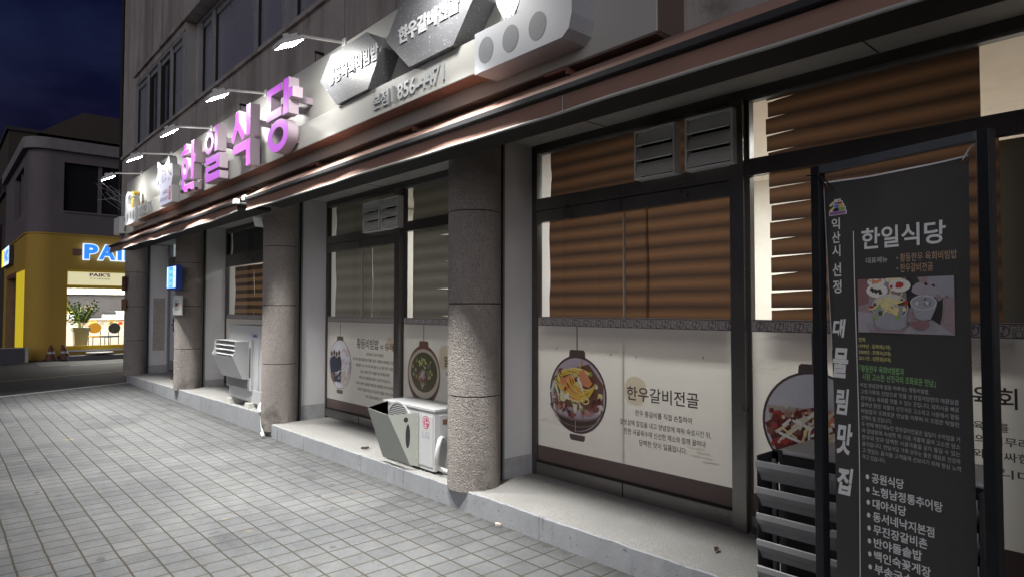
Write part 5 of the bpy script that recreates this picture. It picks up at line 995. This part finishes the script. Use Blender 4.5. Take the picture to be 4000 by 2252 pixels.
for k, (m1, m2) in enumerate((('p_pink', 'p_meatlt'), ('p_egg', 'p_yellow'), ('p_palegrey', 'p_steel'), ('p_egg', 'p_clay'), ('p_cream', 'p_red'), ('p_white', 'p_darkred'), ('p_yellow', 'p_egg'), ('p_lilac', 'p_white'))):
    y = 3.62 + .27 * k; b = MB(m1, CFr); b.rect(y, y + .25, .90, 1.15, .005); b.disc(y + .125, 1.0, .07, .055, .006, m2, 12); b.rect(y + .05, y + .2, 1.09, 1.11, .0062, m2); b.build('menu_card', t)
b = MB('slat_dark'); b.box(-26.15, -25.75, 4.35, 5.25, 1.165, 1.30, 'p_steel'); b.box(-26.15, -25.78, 4.40, 4.72, 1.302, 1.40); b.box(-26.15, -25.78, 5.0, 5.22, 1.302, 1.40); b.box(-26.0, -25.76, 4.72, 5.0, 1.302, 1.42, 'letter_white'); tag(b.build('espresso_machine', None, .01), 'grey and black espresso machine on the cafe counter', 'coffee machine')
b = MB('p_palegrey'); 
for z, r, m in ((1.165, .07, 'slat_dark'), (1.30, .06, 'slat_dark')): b.tube([(-25.95, 3.95, z), (-25.95, 3.95, z + .12)], r, m, 14)
b.tube([(-25.95, 3.95, 1.40), (-25.95, 3.95, 1.48), (-25.95, 3.95, 1.60)], [.04, .13, .15], 'p_bowllt', 16); tag(b.build('coffee_grinder', None), 'coffee grinder with brown hopper on the cafe counter', 'grinder')
b = MB('letter_white'); b.box(-25.95, -25.7, 3.1, 3.5, 1.165, 1.36); b.box(-25.9, -25.72, 3.3, 3.45, 1.361, 1.40, 'p_yellow'); tag(b.build('till', None, .01), 'white till at the left of the cafe counter', 'till')
for k in range(6):
    y = 3.0 + .11 * k + (1.6 if k > 3 else 0); b = MB('p_palegrey'); b.tube([(-27.65, y, 1.531), (-27.65, y, 1.66)], .035, None, 10); tag(b.build('glass_tumbler', None), 'pale glass tumbler on the lit back shelf of the cafe', 'tumbler', 'tumblers on the cafe shelf')
def cafe_chair(x, y, rz, seat, back, label):
    t = thing('cafe_chair', label, 'chair', (x, y, .16), 'chairs inside the cafe window'); ca, sa = math.cos(rz), math.sin(rz); Tc = lambda a, b_, c_: Vector((x + a * ca - b_ * sa, y + a * sa + b_ * ca, .16 + c_))
    b = MB(seat, Tc); b.box(-.2, .2, -.2, .2, .43, .48, None); b.build('seat', t, .015)
    b = MB(back, Tc); P_b = [(.20 * math.cos(q_), .72 + .17 * math.sin(q_)) for q_ in [2 * math.pi * i / 20 for i in range(20)]]; n = 20
    b.add([(a, .20, z) for a, z in P_b] + [(a, .235, z) for a, z in P_b], [list(range(n)), list(range(2 * n - 1, n - 1, -1))] + [(i, (i + 1) % n, n + (i + 1) % n, n + i) for i in range(n)]); b.build('backrest', t)
    for a, c_ in ((-.17, -.17), (.17, -.17), (-.17, .19), (.17, .19)):
        b = MB('slat_dark'); b.tube([Tc(a, c_, 0), Tc(a, c_, .62 if c_ > 0 else .43)], .012, None, 6); b.build('leg', t)
M['navychair'] = mat('chair_navy_fabric', (.035, .05, .09), .7); M['ochrechair'] = mat('chair_ochre_fabric', (.50, .29, .04), .7)
cafe_chair(-24.3, 3.93, R(100), 'ochrechair', 'ochrechair', 'ochre chair seen from the side inside the cafe window'); cafe_chair(-24.0, 4.22, R(-62), 'navychair', 'navychair', 'navy chair with round backrest inside the cafe window')
t = thing('potted_plant', 'leafy green plant in a tall pale square pot inside the cafe window', 'plant', (-23.85, 3.42, .16))
b = MB('cover'); v0, v1 = .15, .21; b.add([(-23.85 + sx * r, 3.42 + sy * r, z) for z, r in ((.16, .15), (.80, .19), (.80, .23), (.92, .23)) for sx, sy in ((-1, -1), (1, -1), (1, 1), (-1, 1))], [(4 * r + i, 4 * r + (i + 1) % 4, 4 * r + 4 + (i + 1) % 4, 4 * r + 4 + i) for r in range(3) for i in range(4)] + [(12, 13, 14, 15)]); b.build('pot', t)
M['leafgreen'] = mat('plant_leaf_green', (.045, .10, .03), .45, var=.4, vs=12); b = MB('leafgreen'); st = MB('p_green'); rg = random.Random(12)
for k in range(13):
    az = rg.uniform(0, 6.28); ln = rg.uniform(.55, 1.05); tilt = rg.uniform(.12, .75); p = Vector((-23.85 + rg.uniform(-.05, .05), 3.42 + rg.uniform(-.05, .05), .92)); pts = [p.copy()]
    for i in range(8): tilt += .05; d_ = Vector((math.sin(tilt) * math.cos(az) * .5, math.sin(tilt) * math.sin(az), math.cos(tilt))) * ln / 8; p = p + d_; pts.append(p.copy())
    st.tube(pts, .009, None, 5)
    for i in range(2, 9):
        for s_ in (-1, 1):
            d_ = (pts[min(i, 8)] - pts[i - 1]).normalized(); side = d_.cross(Vector((1, 0, .2))).normalized() * s_; l_ = rg.uniform(.09, .15); q0 = pts[i]; ax = (d_ * .5 + side * .8 + Vector((rg.uniform(-.3, .3), 0, rg.uniform(-.2, .2)))).normalized(); w_ = ax.cross(Vector((1, 0, 0))).normalized() * l_ * .22
            b.add([tuple(q0), tuple(q0 + ax * l_ * .45 + w_), tuple(q0 + ax * l_), tuple(q0 + ax * l_ * .45 - w_)], [(0, 1, 2, 3)])
st.build('stem', t); b.build('foliage', t)
# cafe signs
t = thing('cafe_sign', 'blue and white lit letters on the ochre wall of the cafe', 'sign', (CX, 4.0, 3.0)); M['sgblue'] = emit_mat('cafe_letter_blue', (.03, .24, .95), 1.0); M['sgwhite'] = emit_mat('cafe_letter_halo', (.62, .72, 1.0), 1.25)
for i, (ch, a0, a1) in enumerate((('P', 3.345, 3.70), ('A', 3.72, 4.16), ('I', 4.22, 4.33), ('K', 4.40, 4.77), ("'", 4.80, 4.86), ('S', 4.90, 5.25))):
    z0 = 2.985 if ch != "'" else 3.28; b = MB('sgwhite', CF); b.text(ch, a0 - .03, a1 + .03, z0 - .03, 3.455, .03, ext=.09, bold=.075, m='sgwhite', side='sgwhite'); o = b.build('lit_letter', t); d = MB('sgblue', CF); d.text(ch, a0, a1, z0, 3.43, .123, bold=.05); d.build('letter_face', o)
b = MB('p_clay', CF); b.box(3.06, 3.30, 3.10, 3.28, .0, .08); tag(b.build('junction_box', None, .01), 'small brown box on the cafe wall left of the blue letters', 'box')
t = thing('side_sign', 'lit yellow, white and blue box sign on the side wall of the cafe', 'sign', (-28.6, 1.9, 3.0)); M['sgyellow'] = emit_mat('side_sign_yellow', (.95, .80, .08), 1.0); SFr = wall_frame(1.97)
b = MB('slat_dark', SFr); b.box(-30.3, -27.2, 2.98, 3.62, .001, .12); b.build('case', t); b = MB('sgyellow', SFr); b.rect(-30.25, -29.3, 2.99, 3.61, .1215); b.rect(-29.3, -27.25, 2.99, 3.61, .1215, 'sgwhite'); b.text("PAIK'S", -29.1, -27.4, 3.10, 3.52, .124, bold=.06, m='sgblue'); b.build('lit_face', t)
# street things in front of the cafe
def cone(x, y, z, label, lean):
    t = thing('traffic_cone', label, 'cone', (x, y, z), 'traffic cones by the cafe wall'); m1 = M.setdefault('coneorange', mat('cone_faded_red', (.10, .035, .025), .6, var=.3)); Tn = lambda a, b_, c_: Vector((x + a + lean * c_ * .25, y + b_ - lean * c_ * .45, z + c_))
    b = MB('coneorange', Tn); n = 18; prf = [(.15, .03), (.10, .2), (.075, .27), (.07, .30), (.05, .38), (.03, .45), (.022, .46), (0.001, .46)]
    b.add([(r_ * math.cos(6.2832 * i / n), r_ * math.sin(6.2832 * i / n), h_) for r_, h_ in prf for i in range(n)], [(k * n + i, k * n + (i + 1) % n, (k + 1) * n + (i + 1) % n, (k + 1) * n + i) for k in range(len(prf) - 1) for i in range(n)], None, True); cb_ = b.build('cone_body', t)
    b = MB('p_greyp', Tn); b.add([((r_ + .002) * math.cos(6.2832 * i / n), (r_ + .002) * math.sin(6.2832 * i / n), h_) for r_, h_ in ((.0985, .205), (.0765, .266)) for i in range(n)], [(i, (i + 1) % n, n + (i + 1) % n, n + i) for i in range(n)], None, True); b.build('stripe', cb_)
    b = MB('slat_dark', Tn); b.box(-.19, .19, -.19, .19, 0, .03); b.build('base', t, .01)
cone(-22.75, 2.56, -.005, 'upright faded traffic cone, left of the two by the cafe wall', 0); cone(-22.72, 2.93, .0, 'leaning faded traffic cone, right of the two by the cafe wall', .55)
b = MB('concrete'); b.box(-22.95, -22.55, 1.20, 2.02, -.011, .40); b.box(-22.9, -22.6, 1.16, 1.199, .02, .1, 'letter_white'); M['blockdark'] = mat('block_dark_paint', (.085, .085, .10), .8, var=.25, vs=6); b.box(-22.545, -22.535, .9, 1.93, .0, .395, 'blockdark'); b.box(-22.95, -22.55, -.3, 1.199, -.011, .40, 'blockdark'); tag(b.build('concrete_barrier', None, .012), 'low dark concrete block with a pale end by the cafe side door', 'barrier')
b = MB('letter_white'); n = 30; b.add([(-22.72 + .30 * math.cos(6.2832 * i / n), 3.76 + .36 * math.sin(6.2832 * i / n), z) for z in (.175, .20) for i in range(n)], [list(range(n))[::-1], list(range(n, 2 * n))] + [(i, (i + 1) % n, n + (i + 1) % n, n + i) for i in range(n)]); b.box(-22.80, -22.66, 3.65, 3.88, .118, .175, 'slat_dark'); tag(b.build('round_board', None), 'flat white round disc lying low in front of the cafe window', 'disc')
# darker buildings behind
M['night1'] = mat('night_dark_wall', (.045, .042, .045), .9, var=.25, vs=.8); M['night2'] = mat('night_dark_wall_brown', (.055, .045, .04), .9, var=.25, vs=.8)
def back_building(x0, x1, y0, y1, h, m, label, roof=None):
    t = thing('background_building', label, 'building', ((x0 + x1) / 2, (y0 + y1) / 2, 0), 'dark buildings behind the cafe'); b = MB(m); b.box(x0, x1, y0, y1, 0, h); b.build('wall', t)
    b = MB('night2' if m == 'night1' else 'night1')
    if roof: b.add([(x0 - .3, y0 - .3, h), (x1 + .3, y0 - .3, h), (x1 + .3, y1 + .3, h), (x0 - .3, y1 + .3, h), (x0, y0 + roof, h + roof), (x1, y0 + roof, h + roof), (x1, y1, h + roof), (x0, y1, h + roof)], [(0, 1, 5, 4), (1, 2, 6, 5), (2, 3, 7, 6), (3, 0, 4, 7), (4, 5, 6, 7)])
    else: b.box(x0 - .1, x1 + .1, y0 - .1, y1 + .1, h, h + .15)
    b.build('roof', t)
    f = MB('darkpane')
    for z in range(1, int(h / 2.8)):
        for k in range(int((x1 - x0) / 2.2)): f.box(x0 + .7 + 2.2 * k, x0 + 1.9 + 2.2 * k, y0 - .02, y0 - .001, 2.8 * z + .9, 2.8 * z + 2.1)
    if f.v: f.build('window', t)
back_building(-35, -26.5, 2.75, 16, 7.3, 'night1', 'big dark hip-roofed block rising behind the cafe cornice', 1.0)
back_building(-43, -35.5, 2.3, 12, 9.3, 'night2', 'tall dark block on the side street left behind the cafe')
back_building(-62, -44, 1.9, 12, 9.4, 'night1', 'farthest dark block at the left edge along the side street')
back_building(-31.0 - 3.9, -31.2, 2.0, 2.74, 5.9, 'night2', 'narrow dark shop building adjoining the cafe on the side street')
